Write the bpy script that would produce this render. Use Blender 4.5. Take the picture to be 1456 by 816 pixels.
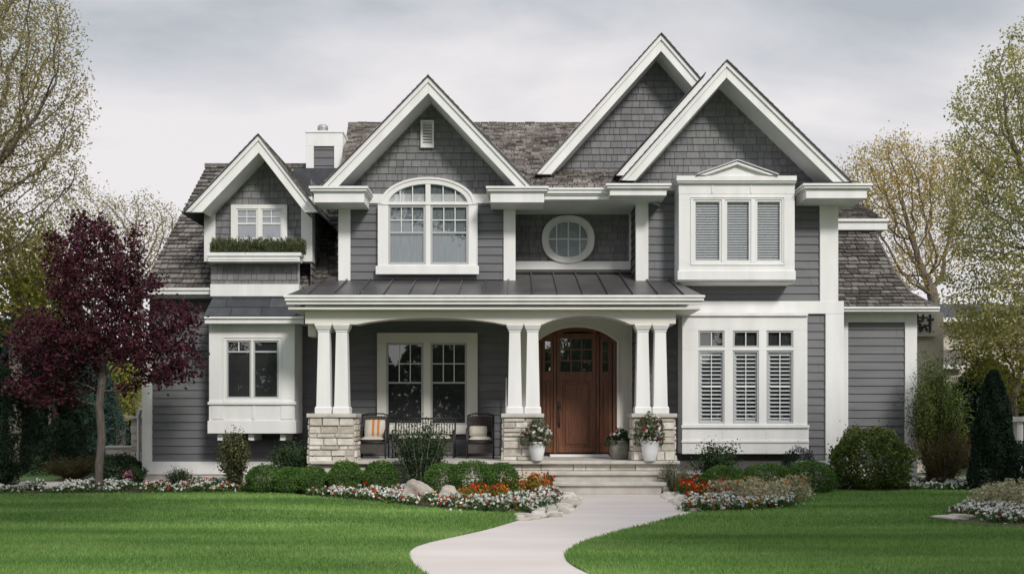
import bpy, math, random
import numpy as np
from mathutils import Vector, Matrix
R_ = math.radians
rng = np.random.default_rng(7)
rnd = random.Random(11)
for o in list(bpy.data.objects): bpy.data.objects.remove(o)
scene = bpy.context.scene
COL = scene.collection

# ------------------------------------------------------------ camera
F = 1415.0; HOR = 590.0; CAMZ = 1.6          # focal length in photo pixels, horizon row, eye height
cam = bpy.data.objects.new('camera', bpy.data.cameras.new('camera')); COL.objects.link(cam)
cam.location = (0, 0, CAMZ); cam.rotation_euler = (R_(90), 0, 0)
cam.data.sensor_width = 36; cam.data.lens = 36*F/1456
cam.data.shift_y = (HOR-408)/1456
cam.data.clip_start = .1; cam.data.clip_end = 3000
scene.camera = cam
# ------------------------------------------------------------ light
SUN_EL, SUN_AZ = 36, 27      # azimuth: degrees to the right of straight behind the camera
sd = bpy.data.lights.new('sun', 'SUN'); sd.energy = 2.1; sd.angle = R_(11); sd.color = (1, .955, .89)
sun = bpy.data.objects.new('sun', sd); COL.objects.link(sun)
ldir = Vector((-math.sin(R_(SUN_AZ))*math.cos(R_(SUN_EL)), math.cos(R_(SUN_AZ))*math.cos(R_(SUN_EL)), -math.sin(R_(SUN_EL))))
sun.rotation_euler = ldir.to_track_quat('-Z', 'Y').to_euler()
sun.location = (12, -18, 25)
w = bpy.data.worlds.new('World'); scene.world = w; w.use_nodes = True
nt = w.node_tree; nt.nodes.clear()
def N(nt, t, **k):
    n = nt.nodes.new(t)
    for a, b in k.items():
        if a in n.inputs.keys() if isinstance(a, str) else False: n.inputs[a].default_value = b
        else: setattr(n, a, b)
    return n
L = nt.links.new
out = N(nt, 'ShaderNodeOutputWorld'); bg = N(nt, 'ShaderNodeBackground'); bg.inputs[1].default_value = .1
sky = N(nt, 'ShaderNodeTexSky', sky_type='NISHITA', sun_disc=False)
sky.sun_elevation = R_(SUN_EL); sky.sun_rotation = R_(180-SUN_AZ); sky.altitude = 200; sky.dust_density = 2
tc = N(nt, 'ShaderNodeTexCoord'); sep = N(nt, 'ShaderNodeSeparateXYZ'); L(tc.outputs['Generated'], sep.inputs[0])
def M2(nt, op, a, b=None, c=None):
    n = nt.nodes.new('ShaderNodeMath'); n.operation = op
    for i, x in enumerate((a, b, c)):
        if x is None: continue
        if hasattr(x, 'links') or hasattr(x, 'is_linked'): nt.links.new(x, n.inputs[i])
        else: n.inputs[i].default_value = x
    return n.outputs[0]
zz = M2(nt, 'MAXIMUM', sep.outputs[2], 0.0); zd = M2(nt, 'ADD', zz, .22)
cx = M2(nt, 'DIVIDE', sep.outputs[0], zd); cy = M2(nt, 'DIVIDE', sep.outputs[1], zd)
cmb = N(nt, 'ShaderNodeCombineXYZ'); L(cx, cmb.inputs[0]); L(cy, cmb.inputs[1])
n1 = N(nt, 'ShaderNodeTexNoise'); n1.inputs['Scale'].default_value = 1.15; n1.inputs['Detail'].default_value = 7
n1.inputs['Roughness'].default_value = .52; n1.inputs['Distortion'].default_value = .25
mp = N(nt, 'ShaderNodeMapping'); mp.inputs['Location'].default_value = (3.1, 1.4, 0); mp.inputs['Scale'].default_value = (.75, 1.2, 1)
L(cmb.outputs[0], mp.inputs[0]); L(mp.outputs[0], n1.inputs['Vector'])
# cloud tone: whiter and slightly pink low down and to the right, blue grey overhead
t1 = M2(nt, 'MULTIPLY_ADD', n1.outputs[0], 4.2, -1.92)
t2 = M2(nt, 'MULTIPLY_ADD', zz, -1.9, .78)
t3 = M2(nt, 'MULTIPLY_ADD', M2(nt, 'ABSOLUTE', M2(nt, 'SUBTRACT', sep.outputs[0], .02)), 1.1, 0)
tt = M2(nt, 'ADD', M2(nt, 'ADD', t1, t2), t3)
rp = N(nt, 'ShaderNodeValToRGB'); L(tt, rp.inputs[0])
e = rp.color_ramp.elements; e[0].position = .12; e[0].color = (.43, .46, .50, 1); e[1].position = 1.0; e[1].color = (.80, .765, .77, 1)
m_ = rp.color_ramp.elements.new(.5); m_.color = (.60, .605, .63, 1)
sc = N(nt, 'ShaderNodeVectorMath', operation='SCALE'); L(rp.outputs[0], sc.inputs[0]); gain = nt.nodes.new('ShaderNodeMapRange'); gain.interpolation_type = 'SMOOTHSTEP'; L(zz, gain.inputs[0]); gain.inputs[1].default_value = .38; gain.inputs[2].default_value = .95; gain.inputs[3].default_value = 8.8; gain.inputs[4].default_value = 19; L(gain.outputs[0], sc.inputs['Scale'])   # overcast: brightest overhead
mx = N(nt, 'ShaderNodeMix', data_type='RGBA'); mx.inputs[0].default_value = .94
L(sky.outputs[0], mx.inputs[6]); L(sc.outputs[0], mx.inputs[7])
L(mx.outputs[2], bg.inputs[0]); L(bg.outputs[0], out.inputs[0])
scene.view_settings.view_transform = 'Standard'; scene.view_settings.look = 'None'
scene.view_settings.exposure = 0.33; scene.view_settings.gamma = 1
scene.render.engine = 'CYCLES'
scene.cycles.max_bounces = 6; scene.cycles.transparent_max_bounces = 16

# ------------------------------------------------------------ helpers
def fx(px, Y): return (px-728)*Y/F
def fz(py, Y): return CAMZ+(HOR-py)*Y/F
def PT(px, py, Y): return Vector((fx(px, Y), Y, fz(py, Y)))
def gy(py): return CAMZ*F/(py-HOR)                 # distance of a ground point seen in row py
def GP(px, py): y = gy(py); return (fx(px, y), y)

def mat(name, c, rough=.7, c2=None, nscale=3, detail=4, bump=0, bscale=40, var=None, spec=.5, metal=0, stretch=(1, 1, 1), transl=0, ramp=(.35, .65)):
    m = bpy.data.materials.new(name); m.use_nodes = True; t = m.node_tree; b = t.nodes['Principled BSDF']
    b.inputs['Roughness'].default_value = rough; b.inputs['Metallic'].default_value = metal
    b.inputs['Specular IOR Level'].default_value = spec
    tc = t.nodes.new('ShaderNodeTexCoord'); mp = t.nodes.new('ShaderNodeMapping'); mp.inputs['Scale'].default_value = stretch
    t.links.new(tc.outputs['Object'], mp.inputs[0])
    col = None
    if c2 is not None:
        n = t.nodes.new('ShaderNodeTexNoise'); n.inputs['Scale'].default_value = nscale; n.inputs['Detail'].default_value = detail
        t.links.new(mp.outputs[0], n.inputs['Vector'])
        r = t.nodes.new('ShaderNodeValToRGB'); r.color_ramp.elements[0].position = ramp[0]; r.color_ramp.elements[1].position = ramp[1]
        r.color_ramp.elements[0].color = (*c, 1); r.color_ramp.elements[1].color = (*c2, 1)
        t.links.new(n.outputs[0], r.inputs[0]); col = r.outputs[0]
    if var is not None:                            # var: list of colours picked by the face attribute
        a = t.nodes.new('ShaderNodeAttribute'); a.attribute_name = 'var'
        r = t.nodes.new('ShaderNodeValToRGB')
        els = r.color_ramp.elements
        while len(els) < len(var): els.new(.5)
        for i, cc in enumerate(var): els[i].position = i/(len(var)-1); els[i].color = (*cc, 1)
        t.links.new(a.outputs['Fac'], r.inputs[0])
        if col is None: col = r.outputs[0]
        else:
            mxx = t.nodes.new('ShaderNodeMix'); mxx.data_type = 'RGBA'; mxx.blend_type = 'MULTIPLY'; mxx.inputs[0].default_value = 1
            t.links.new(col, mxx.inputs[6]); t.links.new(r.outputs[0], mxx.inputs[7]); col = mxx.outputs[2]
    if col is None: b.inputs['Base Color'].default_value = (*c, 1)
    else: t.links.new(col, b.inputs['Base Color'])
    if bump:
        n = t.nodes.new('ShaderNodeTexNoise'); n.inputs['Scale'].default_value = bscale; n.inputs['Detail'].default_value = 6
        t.links.new(mp.outputs[0], n.inputs['Vector'])
        bp = t.nodes.new('ShaderNodeBump'); bp.inputs['Strength'].default_value = bump; bp.inputs['Distance'].default_value = .02
        t.links.new(n.outputs[0], bp.inputs['Height']); t.links.new(bp.outputs[0], b.inputs['Normal'])
    if transl:
        tr = t.nodes.new('ShaderNodeBsdfTranslucent'); ms = t.nodes.new('ShaderNodeMixShader'); ms.inputs[0].default_value = transl
        if col is None: tr.inputs[0].default_value = (*c, 1)
        else: t.links.new(col, tr.inputs[0])
        o = t.nodes['Material Output']; t.links.new(b.outputs[0], ms.inputs[1]); t.links.new(tr.outputs[0], ms.inputs[2]); t.links.new(ms.outputs[0], o.inputs[0])
    return m

W = mat('white_paint', (.71, .71, .70), .58, (.80, .80, .795), 2.4, detail=9, bump=.06, bscale=40, stretch=(1.2, 1, .22))
CREAM = mat('cream_paint', (.66, .645, .59), .6, (.72, .70, .645), 1.0)
SID = mat('grey_lap_siding', (1, 1, 1), .6, (.8, .81, .82), 1.6, stretch=(.6, 1, 3), var=[(.125, .127, .137), (.145, .147, .157), (.165, .167, .177)], bump=.12, bscale=70)
SHK = mat('grey_wall_shake', (1, 1, 1), .75, (.82, .82, .83), 5, stretch=(3, 3, .6), var=[(.175, .177, .185), (.205, .207, .215), (.24, .241, .248)], bump=.3, bscale=60)
SHADE_FELT = mat('joint_shade_felt', (.03, .03, .034), .95)  # felt backing, coloured dark to stand in for shadow in the joints
ROOF = mat('weathered_roof_shake', (1, 1, 1), .9, (.62, .61, .6), 6, stretch=(4, 1, 1), var=[(.12, .108, .098), (.3, .278, .255), (.4, .375, .35), (.6, .565, .53)], bump=.6, bscale=50)
ROOFD = mat('brown_roof_shake', (1, 1, 1), .9, (.6, .6, .6), 6, stretch=(4, 1, 1), var=[(.085, .075, .068), (.17, .153, .14), (.27, .25, .232)], bump=.6, bscale=50)
SLATE = mat('dark_roof_slate', (1, 1, 1), .75, (.7, .7, .72), 5, var=[(.045, .05, .058), (.06, .065, .075), (.08, .085, .095)], bump=.3)
METAL = mat('dark_standing_seam_metal', (.055, .053, .055), .42, (.085, .08, .08), 1.5, bump=.08, bscale=6, spec=.6)
STONE = mat('cream_stone', (.95, .95, .95), .85, (.72, .70, .68), 6, detail=8, var=[(.54, .49, .42), (.64, .595, .525), (.73, .69, .62), (.79, .755, .69)], bump=.6, bscale=22)
MORTAR = mat('mortar', (.42, .40, .37), .95, (.3, .285, .26), 20, bump=.4)
CAPS = mat('cut_stone', (.56, .53, .48), .8, (.44, .415, .38), 4, detail=8, bump=.35, bscale=30)
CONC = mat('path_concrete', (.555, .495, .46), .88, (.645, .585, .55), .9, detail=8, bump=.25, bscale=60, stretch=(.5, 1.5, 1), ramp=(.3, .7))
WOOD = mat('stained_wood', (.075, .026, .013), .42, (.185, .07, .033), 3.5, detail=8, stretch=(9, 9, .6), bump=.15, bscale=12, ramp=(.3, .7))
BLK = mat('black_metal', (.02, .02, .022), .45)
WICK = mat('dark_wicker', (.045, .038, .034), .7, (.08, .07, .062), 60, bump=.6, bscale=90)
SASH = mat('grey_window_sash', (.42, .43, .43), .5)
SASHW = mat('white_window_sash', (.72, .72, .71), .5)
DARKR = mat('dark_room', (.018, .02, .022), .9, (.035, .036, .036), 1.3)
CURT = mat('pale_curtain', (.15, .18, .19), .9, (.22, .25, .26), 4, stretch=(9, 1, .6))
CURTW = mat('white_blind', (.74, .76, .77), .7)
FROST = mat('frosted_pane_lining', (.40, .46, .50), .9, (.48, .54, .58), 1.6)
GALV = mat('galvanised_metal', (.45, .46, .47), .35, metal=.8)
BARK = mat('brown_bark', (.13, .11, .095), .95, (.24, .21, .18), 9, stretch=(3, 3, .5), bump=.9, bscale=30)
BARKD = mat('dark_bark', (.085, .072, .062), .95, (.16, .135, .12), 9, stretch=(3, 3, .5), bump=.9, bscale=30)
MULCH = mat('bark_mulch', (.035, .022, .016), .95, (.10, .062, .045), 28, detail=8, bump=1, bscale=60)
def glass(name, refl, rough=.015, tint=(.94, .95, .96)):
    m = bpy.data.materials.new(name); m.use_nodes = True; t = m.node_tree; t.nodes.clear()
    o = t.nodes.new('ShaderNodeOutputMaterial'); a = t.nodes.new('ShaderNodeBsdfTransparent'); g = t.nodes.new('ShaderNodeBsdfGlossy')
    a.inputs[0].default_value = (*tint, 1); g.inputs[0].default_value = (.95, .97, 1, 1); g.inputs['Roughness'].default_value = rough
    n = t.nodes.new('ShaderNodeTexNoise'); n.inputs['Scale'].default_value = 1.3; bp = t.nodes.new('ShaderNodeBump'); bp.inputs['Strength'].default_value = .05; bp.inputs['Distance'].default_value = .05
    t.links.new(n.outputs[0], bp.inputs['Height']); t.links.new(bp.outputs[0], g.inputs['Normal'])
    mx = t.nodes.new('ShaderNodeMixShader'); mx.inputs[0].default_value = refl
    t.links.new(a.outputs[0], mx.inputs[1]); t.links.new(g.outputs[0], mx.inputs[2]); t.links.new(mx.outputs[0], o.inputs[0])
    return m
GL = glass('window_glass', .16); GLS = glass('sky_lit_glass', .3)

class MB:
    def __init__(s): s.v = []; s.f = []; s.var = []; s.mi = []
    def quad(s, pts, var=.5, mi=0):
        n = len(s.v); s.v += [tuple(p) for p in pts]; s.f.append(tuple(range(n, n+len(pts)))); s.var.append(var); s.mi.append(mi)
    def box(s, x0, x1, y0, y1, z0, z1, var=.5, mi=0):
        if x0 > x1: x0, x1 = x1, x0
        if y0 > y1: y0, y1 = y1, y0
        if z0 > z1: z0, z1 = z1, z0
        n = len(s.v)
        s.v += [(x0, y0, z0), (x1, y0, z0), (x1, y1, z0), (x0, y1, z0), (x0, y0, z1), (x1, y0, z1), (x1, y1, z1), (x0, y1, z1)]
        for q in ((0, 1, 5, 4), (1, 2, 6, 5), (2, 3, 7, 6), (3, 0, 4, 7), (4, 5, 6, 7), (3, 2, 1, 0)):
            s.f.append(tuple(n+i for i in q)); s.var.append(var); s.mi.append(mi)
        return s
    def pbox(s, p0, p1, q0, q1, Yf, Yb, **k):        # photo columns p0..p1, rows q0..q1 measured in the plane Yf, real depth Yf..Yb
        return s.box(fx(p0, Yf), fx(p1, Yf), Yf, Yb, fz(q1, Yf), fz(q0, Yf), **k)
    def prism(s, pts, y0, y1, var=.5, mi=0):          # pts (x, z), extruded in y
        n = len(s.v); k = len(pts)
        s.v += [(x, y0, z) for x, z in pts]+[(x, y1, z) for x, z in pts]
        s.f.append(tuple(range(n, n+k))); s.f.append(tuple(range(n+2*k-1, n+k-1, -1)))
        for i in range(k): j = (i+1) % k; s.f.append((n+i, n+k+i, n+k+j, n+j))
        s.var += [var]*(k+2); s.mi += [mi]*(k+2)
        return s
    def ring(s, outer, inner, y0, y1, closed=False, var=.5):   # curve pairs (x, z)
        k = len(outer)
        for i in range(k if closed else k-1):
            j = (i+1) % k; s.prism([outer[i], outer[j], inner[j], inner[i]], y0, y1, var)
        return s
    def tube(s, pts, rad, sides=6, var=.5, cap=True, mi=0):
        n0 = len(s.v); k = len(pts)
        for i, p in enumerate(pts):
            p = Vector(p); d = (Vector(pts[min(i+1, k-1)])-Vector(pts[max(i-1, 0)]))
            if d.length < 1e-9: d = Vector((0, 0, 1))
            d.normalize(); a = d.orthogonal().normalized(); b = d.cross(a)
            if abs(d.z) > .3: a = Vector((1, 0, 0))-d*d.x; a.normalize(); b = d.cross(a)
            r = rad[i] if hasattr(rad, '__len__') else rad
            for j in range(sides):
                t = 2*math.pi*j/sides; s.v.append(tuple(p+a*math.cos(t)*r+b*math.sin(t)*r))
        for i in range(k-1):
            for j in range(sides):
                a_ = n0+i*sides+j; b_ = n0+i*sides+(j+1) % sides
                s.f.append((a_, b_, b_+sides, a_+sides)); s.var.append(var); s.mi.append(mi)
        if cap:
            s.f.append(tuple(n0+j for j in range(sides))[::-1]); s.f.append(tuple(n0+(k-1)*sides+j for j in range(sides))); s.var += [var]*2; s.mi += [mi]*2
        return s
    def lathe(s, c, prof, sides=20, var=.5, mi=0):
        return s.tube([(c[0], c[1], c[2]+z) for z, r in prof], [r for z, r in prof], sides, var, mi=mi)
    def build(s, name, m, parent=None, smooth=False, bevel=0):
        me = bpy.data.meshes.new(name); me.from_pydata(s.v, [], s.f)
        for mm in (m if isinstance(m, (list, tuple)) else [m]): me.materials.append(mm)
        a = me.attributes.new('var', 'FLOAT', 'FACE'); a.data.foreach_set('value', np.array(s.var, dtype=np.float32))
        if any(s.mi): me.polygons.foreach_set('material_index', np.array(s.mi, dtype=np.int32))
        if smooth: me.polygons.foreach_set('use_smooth', [True]*len(me.polygons))
        me.update()
        o = bpy.data.objects.new(name, me); COL.objects.link(o)
        if parent is not None: put(o, parent)
        if bevel:
            b = o.modifiers.new('b', 'BEVEL'); b.width = bevel; b.segments = 2; b.limit_method = 'ANGLE'
        return o
def put(o, parent):
    o.parent = parent; o.matrix_parent_inverse = Matrix.Translation(-world_loc(parent))
def world_loc(p):
    v = Vector((0, 0, 0))
    while p is not None: v += p.location; p = p.parent if not p.parent else p.parent
    return v
def world_loc(p): return Vector(p['base']) if 'base' in p.keys() else Vector((0, 0, 0))
BASES = {}
def world_loc(p): return BASES.get(p.name, Vector((0, 0, 0)))
def thing(name, loc, label, cat, group=None):
    o = bpy.data.objects.new(name, None); COL.objects.link(o); o.location = loc; o.empty_display_size = .3
    BASES[o.name] = Vector(loc)
    return tag(o, label, cat, group)
def tag(o, label=None, cat=None, group=None, kind=None):
    if label: o['label'] = label
    if cat: o['category'] = cat
    if group: o['group'] = group
    if kind: o['kind'] = kind
    return o
def copy_thing(root, loc, rotz=0, scale=1, label=None):
    r = root.copy(); COL.objects.link(r); r.location = loc; r.rotation_euler = (0, 0, rotz)
    r.scale = scale if hasattr(scale, '__len__') else (scale,)*3
    if label: r['label'] = label
    for ch in list(root.children):
        c = ch.copy(); COL.objects.link(c); c.parent = r
        for g in list(ch.children):
            d = g.copy(); COL.objects.link(d); d.parent = c
    return r

def clip(poly, a, b, c):                             # keep a*x+b*y <= c
    o = []
    for i in range(len(poly)):
        p, q = poly[i], poly[(i+1) % len(poly)]; dp = a*p[0]+b*p[1]-c; dq = a*q[0]+b*q[1]-c
        if dp <= 0: o.append(p)
        if dp*dq < 0: t = dp/(dp-dq); o.append((p[0]+(q[0]-p[0])*t, p[1]+(q[1]-p[1])*t))
    return o
def clad(mb, poly, o, u, v, n, rowh, wr, gap=.01, t=.02, jit=0, vr=(0, 1), phase=0, rowj=0):
    """overlapping boards or shingles over a convex polygon given in plane coordinates"""
    o, u, v, n = Vector(o), Vector(u), Vector(v), Vector(n)
    area = sum(poly[i][0]*poly[(i+1) % len(poly)][1]-poly[(i+1) % len(poly)][0]*poly[i][1] for i in range(len(poly)))
    if area < 0: poly = poly[::-1]
    hp = []
    for i in range(len(poly)):
        p, q = poly[i], poly[(i+1) % len(poly)]; a, b = q[1]-p[1], -(q[0]-p[0]); l = math.hypot(a, b)
        if l > 1e-6: hp.append((a/l, b/l, (a*p[0]+b*p[1])/l))
    P = lambda s_, t_, d: o+u*s_+v*t_+n*d
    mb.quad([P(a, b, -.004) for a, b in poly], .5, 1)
    smin, smax = min(p[0] for p in poly), max(p[0] for p in poly); tmin, tmax = min(p[1] for p in poly), max(p[1] for p in poly)
    t0 = tmin-phase
    while t0 < tmax:
        h = rowh*(1+rnd.uniform(-rowj, rowj))
        s0 = smin-rnd.random()*wr[1]
        rowv = rnd.uniform(-.12, .12)
        while s0 < smax:
            wd = rnd.uniform(*wr); j = rnd.random()*jit
            pc = [(s0, t0-j), (s0+wd-gap, t0-j), (s0+wd-gap, t0+h), (s0, t0+h)]
            for a, b, c in hp:
                pc = clip(pc, a, b, c)
                if len(pc) < 3: break
            if len(pc) >= 3:
                dep = lambda y: t*max(0, (1-(y-(t0-j))/(h+j)))+.001
                va = min(1, max(0, rnd.uniform(*vr)+rowv))
                F_ = [P(x, y, dep(y)) for x, y in pc]; B_ = [P(x, y, -.003) for x, y in pc]
                mb.quad(F_, va)
                for i in range(len(pc)):
                    k = (i+1) % len(pc)
                    if pc[i][1] > t0+h-1e-4 and pc[k][1] > t0+h-1e-4: continue
                    mb.quad([F_[k], F_[i], B_[i], B_[k]], va)
            s0 += wd
        t0 += h
def wall_clad(name, polyxz, Y, parent, shake=False, back=None, rowh=None):
    mb = MB()
    if shake: clad(mb, polyxz, (0, Y, 0), (1, 0, 0), (0, 0, 1), (0, -1, 0), rowh or .158, (.1, .3), .009, .022, .006)
    else: clad(mb, polyxz, (0, Y, 0), (1, 0, 0), (0, 0, 1), (0, -1, 0), rowh or .185, (2.5, 4.5), .004, .024, 0, (.3, .7))
    return mb.build(name, [SHK if shake else SID, SHADE_FELT], parent)
def side_clad(name, polyyz, X, nx, parent, shake=False):
    mb = MB()
    clad(mb, polyyz, (X, 0, 0), (0, 1, 0), (0, 0, 1), (nx, 0, 0), .158 if shake else .185, (.1, .3) if shake else (3, 5), .009 if shake else .004, .022 if shake else .03, 0, (0, 1) if shake else (.3, .7))
    return mb.build(name, [SHK if shake else SID, SHADE_FELT], parent)
def rect(x0, x1, z0, z1): return [(x0, z0), (x1, z0), (x1, z1), (x0, z1)]
def prect(p0, p1, q0, q1, Y): return rect(fx(p0, Y), fx(p1, Y), fz(q1, Y), fz(q0, Y))

# ------------------------------------------------------------ leaves
def leaf_arrays(C, size, asp, var, up=0.0, r=rng, droop=0):
    n = len(C); t = r.normal(size=(n, 3)); t[:, 2] -= droop; t /= np.linalg.norm(t, axis=1)[:, None]
    q = r.normal(size=(n, 3)); q[:, 2] += up; s = np.cross(t, q); s /= np.linalg.norm(s, axis=1)[:, None]+1e-9
    sz = size*(.6+.8*r.random(n)); a = t*(sz/2)[:, None]; b = s*(sz*asp/2)[:, None]
    V = np.stack([C-a, C+b-a*.1, C+a, C-b-a*.1], 1).reshape(-1, 3)
    return V, 4, var
def mesh_np(name, parts, mats, parent=None):
    """parts: list of (verts, k, var, material index)"""
    V = np.concatenate([p[0] for p in parts]).astype(np.float32)
    nl = len(V); ks = np.concatenate([np.full(len(p[0])//p[1], p[1], np.int32) for p in parts])
    var = np.concatenate([np.broadcast_to(p[2], (len(p[0])//p[1],)) for p in parts]).astype(np.float32)
    mi = np.concatenate([np.full(len(p[0])//p[1], p[3], np.int32) for p in parts])
    me = bpy.data.meshes.new(name); me.vertices.add(nl); me.vertices.foreach_set('co', V.ravel())
    me.loops.add(nl); me.loops.foreach_set('vertex_index', np.arange(nl, dtype=np.int32))
    me.polygons.add(len(ks)); st = np.concatenate([[0], np.cumsum(ks)[:-1]]).astype(np.int32)
    me.polygons.foreach_set('loop_start', st); me.polygons.foreach_set('loop_total', ks); me.polygons.foreach_set('material_index', mi)
    for m in mats: me.materials.append(m)
    a = me.attributes.new('var', 'FLOAT', 'FACE'); a.data.foreach_set('value', var)
    me.update(calc_edges=True); me.validate()
    o = bpy.data.objects.new(name, me); COL.objects.link(o)
    if parent is not None: put(o, parent)
    return o
def leafmat(name, cols, transl=.3, rough=.7): return mat(name, (1, 1, 1), rough, (.75, .78, .72), 1.5, var=cols, transl=transl, spec=.15)
LM_PLUM = leafmat('plum_leaf', [(.03, .01, .016), (.055, .014, .025), (.09, .022, .038), (.17, .06, .075)], .25)
LM_LT = leafmat('spring_leaf', [(.22, .2, .08), (.38, .33, .14), (.5, .42, .22)], .45)
LM_YG = leafmat('yellow_green_leaf', [(.12, .15, .03), (.28, .28, .055), (.45, .4, .09)], .35)
LM_OR = leafmat('amber_leaf', [(.36, .3, .1), (.55, .43, .14), (.68, .46, .16)], .45)
LM_PG = leafmat('pale_green_leaf', [(.17, .19, .07), (.33, .34, .12), (.5, .47, .18), (.64, .56, .23)], .45)
LM_DK = leafmat('dark_evergreen_leaf', [(.008, .018, .012), (.015, .032, .018), (.028, .05, .028)], .15)
LM_BL = leafmat('blue_spruce_needle', [(.02, .045, .042), (.04, .08, .075), (.07, .12, .11)], .15)
LM_BX = leafmat('boxwood_leaf', [(.04, .09, .022), (.085, .17, .038), (.15, .26, .06)], .25)
LM_SH = leafmat('shrub_leaf', [(.02, .045, .02), (.04, .085, .035), (.08, .13, .05)], .25)
LM_VA = leafmat('variegated_leaf', [(.03, .05, .018), (.08, .1, .04), (.3, .28, .14)], .3)
LM_BD = leafmat('bedding_leaf', [(.03, .07, .02), (.07, .14, .035), (.14, .22, .06)], .3)
LM_RS = leafmat('rounded_shrub_leaf', [(.04, .07, .018), (.1, .14, .035), (.2, .23, .06)], .3)
LM_HB = leafmat('herb_leaf', [(.05, .07, .03), (.12, .14, .07), (.24, .25, .14)], .25)
LM_BR = leafmat('bronze_leaf', [(.06, .05, .02), (.13, .1, .035), (.18, .16, .05)], .3)
LM_SIL = leafmat('silver_plume', [(.24, .23, .13), (.46, .43, .28), (.62, .58, .42)], .25)
PWH = leafmat('white_petal', [(.62, .62, .58), (.8, .8, .78), (.85, .85, .84)], .2)
PRD = leafmat('red_petal', [(.35, .01, .01), (.62, .03, .015), (.75, .12, .03)], .25)
POR = leafmat('orange_petal', [(.5, .12, .02), (.65, .25, .04), (.7, .42, .06)], .25)
PPK = leafmat('pink_petal', [(.55, .12, .25), (.7, .3, .42)], .25)
PPL = leafmat('burgundy_petal', [(.12, .01, .02), (.25, .03, .06)], .25)

def ell(n, c, r, g=rng, shell=.0, top=1.0):
    d = g.normal(size=(n, 3)); d /= np.linalg.norm(d, axis=1)[:, None]
    rr = (shell+(1-shell)*g.random(n))**(1/3.) if shell == 0 else shell+(1-shell)*g.random(n)
    return np.array(c)+d*rr[:, None]*np.array(r)
def colonize(att, trunk, step, infl, kill, iters=160, g=rng, trop=(0, 0, .08)):
    nodes = [np.array(p, float) for p in trunk]; par = [-1]+list(range(len(trunk)-1)); kids = {}
    A = np.array(att); nd = np.full(len(A), 1e9); ni = np.zeros(len(A), int)
    def upd(k0):
        P = np.array(nodes[k0:]); d = np.linalg.norm(A[:, None]-P[None], axis=2); j = d.argmin(1); m = d[np.arange(len(A)), j]; c = m < nd
        nd[c] = m[c]; ni[c] = j[c]+k0
    upd(0); trop = np.array(trop)
    for it in range(iters):
        if not len(A): break
        act = nd < infl
        if not act.any(): act = nd < nd.min()+.5
        k0 = len(nodes)
        for i in np.unique(ni[act]):
            if kids.get(i, 0) >= 3: 
                continue
            d = A[act & (ni == i)]-nodes[i]; d = (d/np.linalg.norm(d, axis=1)[:, None]).sum(0); l = np.linalg.norm(d)
            if l < 1e-6: continue
            d = d/l+g.normal(size=3)*.18+trop; d /= np.linalg.norm(d)
            nodes.append(nodes[i]+d*step); par.append(i); kids[i] = kids.get(i, 0)+1
        if len(nodes) == k0: break
        upd(k0); keep = nd > kill; A = A[keep]; nd = nd[keep]; ni = ni[keep]
    return np.array(nodes), np.array(par)
def radii(par, r0, rtrunk, p=1.85):
    n = len(par); s = np.zeros(n); has = np.zeros(n, bool); has[par[par >= 0]] = True
    for i in range(n-1, -1, -1):
        if not has[i]: s[i] = 1
        if par[i] >= 0: s[par[i]] += s[i]
    r = r0*s**(1/p)
    return r0+(r-r0)*(rtrunk-r0)/max(1e-6, r.max()-r0)
def branches(nodes, par, rad, sides=5):
    mb = MB(); n = len(par); kids = [[] for _ in range(n)]
    for i in range(n):
        if par[i] >= 0: kids[par[i]].append(i)
    st = [(0, None)]
    while st:
        i, pre = st.pop(); ch = [i] if pre is None else [pre, i]
        while kids[ch[-1]]:
            ks = sorted(kids[ch[-1]], key=lambda k: -rad[k])
            for k in ks[1:]: st.append((k, ch[-1]))
            ch.append(ks[0])
        rr = [rad[c] for c in ch]
        if pre is not None: rr[0] = min(rr[0], rr[1]*1.15)
        mb.tube([tuple(nodes[c]) for c in ch], rr, 9 if max(rr) > .05 else (sides if max(rr) > .015 else 3), cap=False)
    return mb
def tree(name, base, trunk, att, label, cat='tree', leaf=LM_LT, bark=BARK, step=.3, infl=1.6, kill=.45, r0=.007, rt=.16, nleaf=8, lsize=.09, lsig=.16, thr=.02, group=None, asp=.6, trop=(0, 0, .08), cl=.35, extra=None):
    g = np.random.default_rng(abs(hash(name+str(round(base[0]*10)))) % 9999 if False else int(abs(base[0]*131+base[1]*17)) % 9973)
    root = thing(name, base, label, cat, group)
    nodes, par = colonize(att, trunk, step, infl, kill, g=g, trop=trop); rad = radii(par, r0, rt)
    branches(nodes, par, rad).build('trunk', bark, root, smooth=True)
    idx = np.where(rad < thr)[0]; rep = np.repeat(idx, nleaf)
    pc = nodes[par[rep]]; f = g.random((len(rep), 1)); C = nodes[rep]*f+pc*(1-f)+g.normal(size=(len(rep), 3))*lsig
    cv = g.random(len(nodes))
    # clump tone follows coarse cells so that whole sprays differ
    cell = np.sin(C[:, 0]*1.9+1)*np.sin(C[:, 1]*1.7)*np.sin(C[:, 2]*2.1+2)
    var = np.clip(cl*cv[rep]+(1-cl)*g.random(len(rep))+cell*.25, 0, 1)
    V = leaf_arrays(C, lsize, asp, var, .4, g)
    mesh_np('crown', [(V[0], 4, var, 0)], [leaf], root)
    return root
def leafblob(pts_fn, n, size, asp, leaf, name, parent, g, up=.3):
    C = pts_fn(n); var = np.clip(g.random(n), 0, 1); V = leaf_arrays(C, size, asp, var, up, g)
    return mesh_np(name, [(V[0], 4, var, 0)], [leaf], parent)

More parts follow.
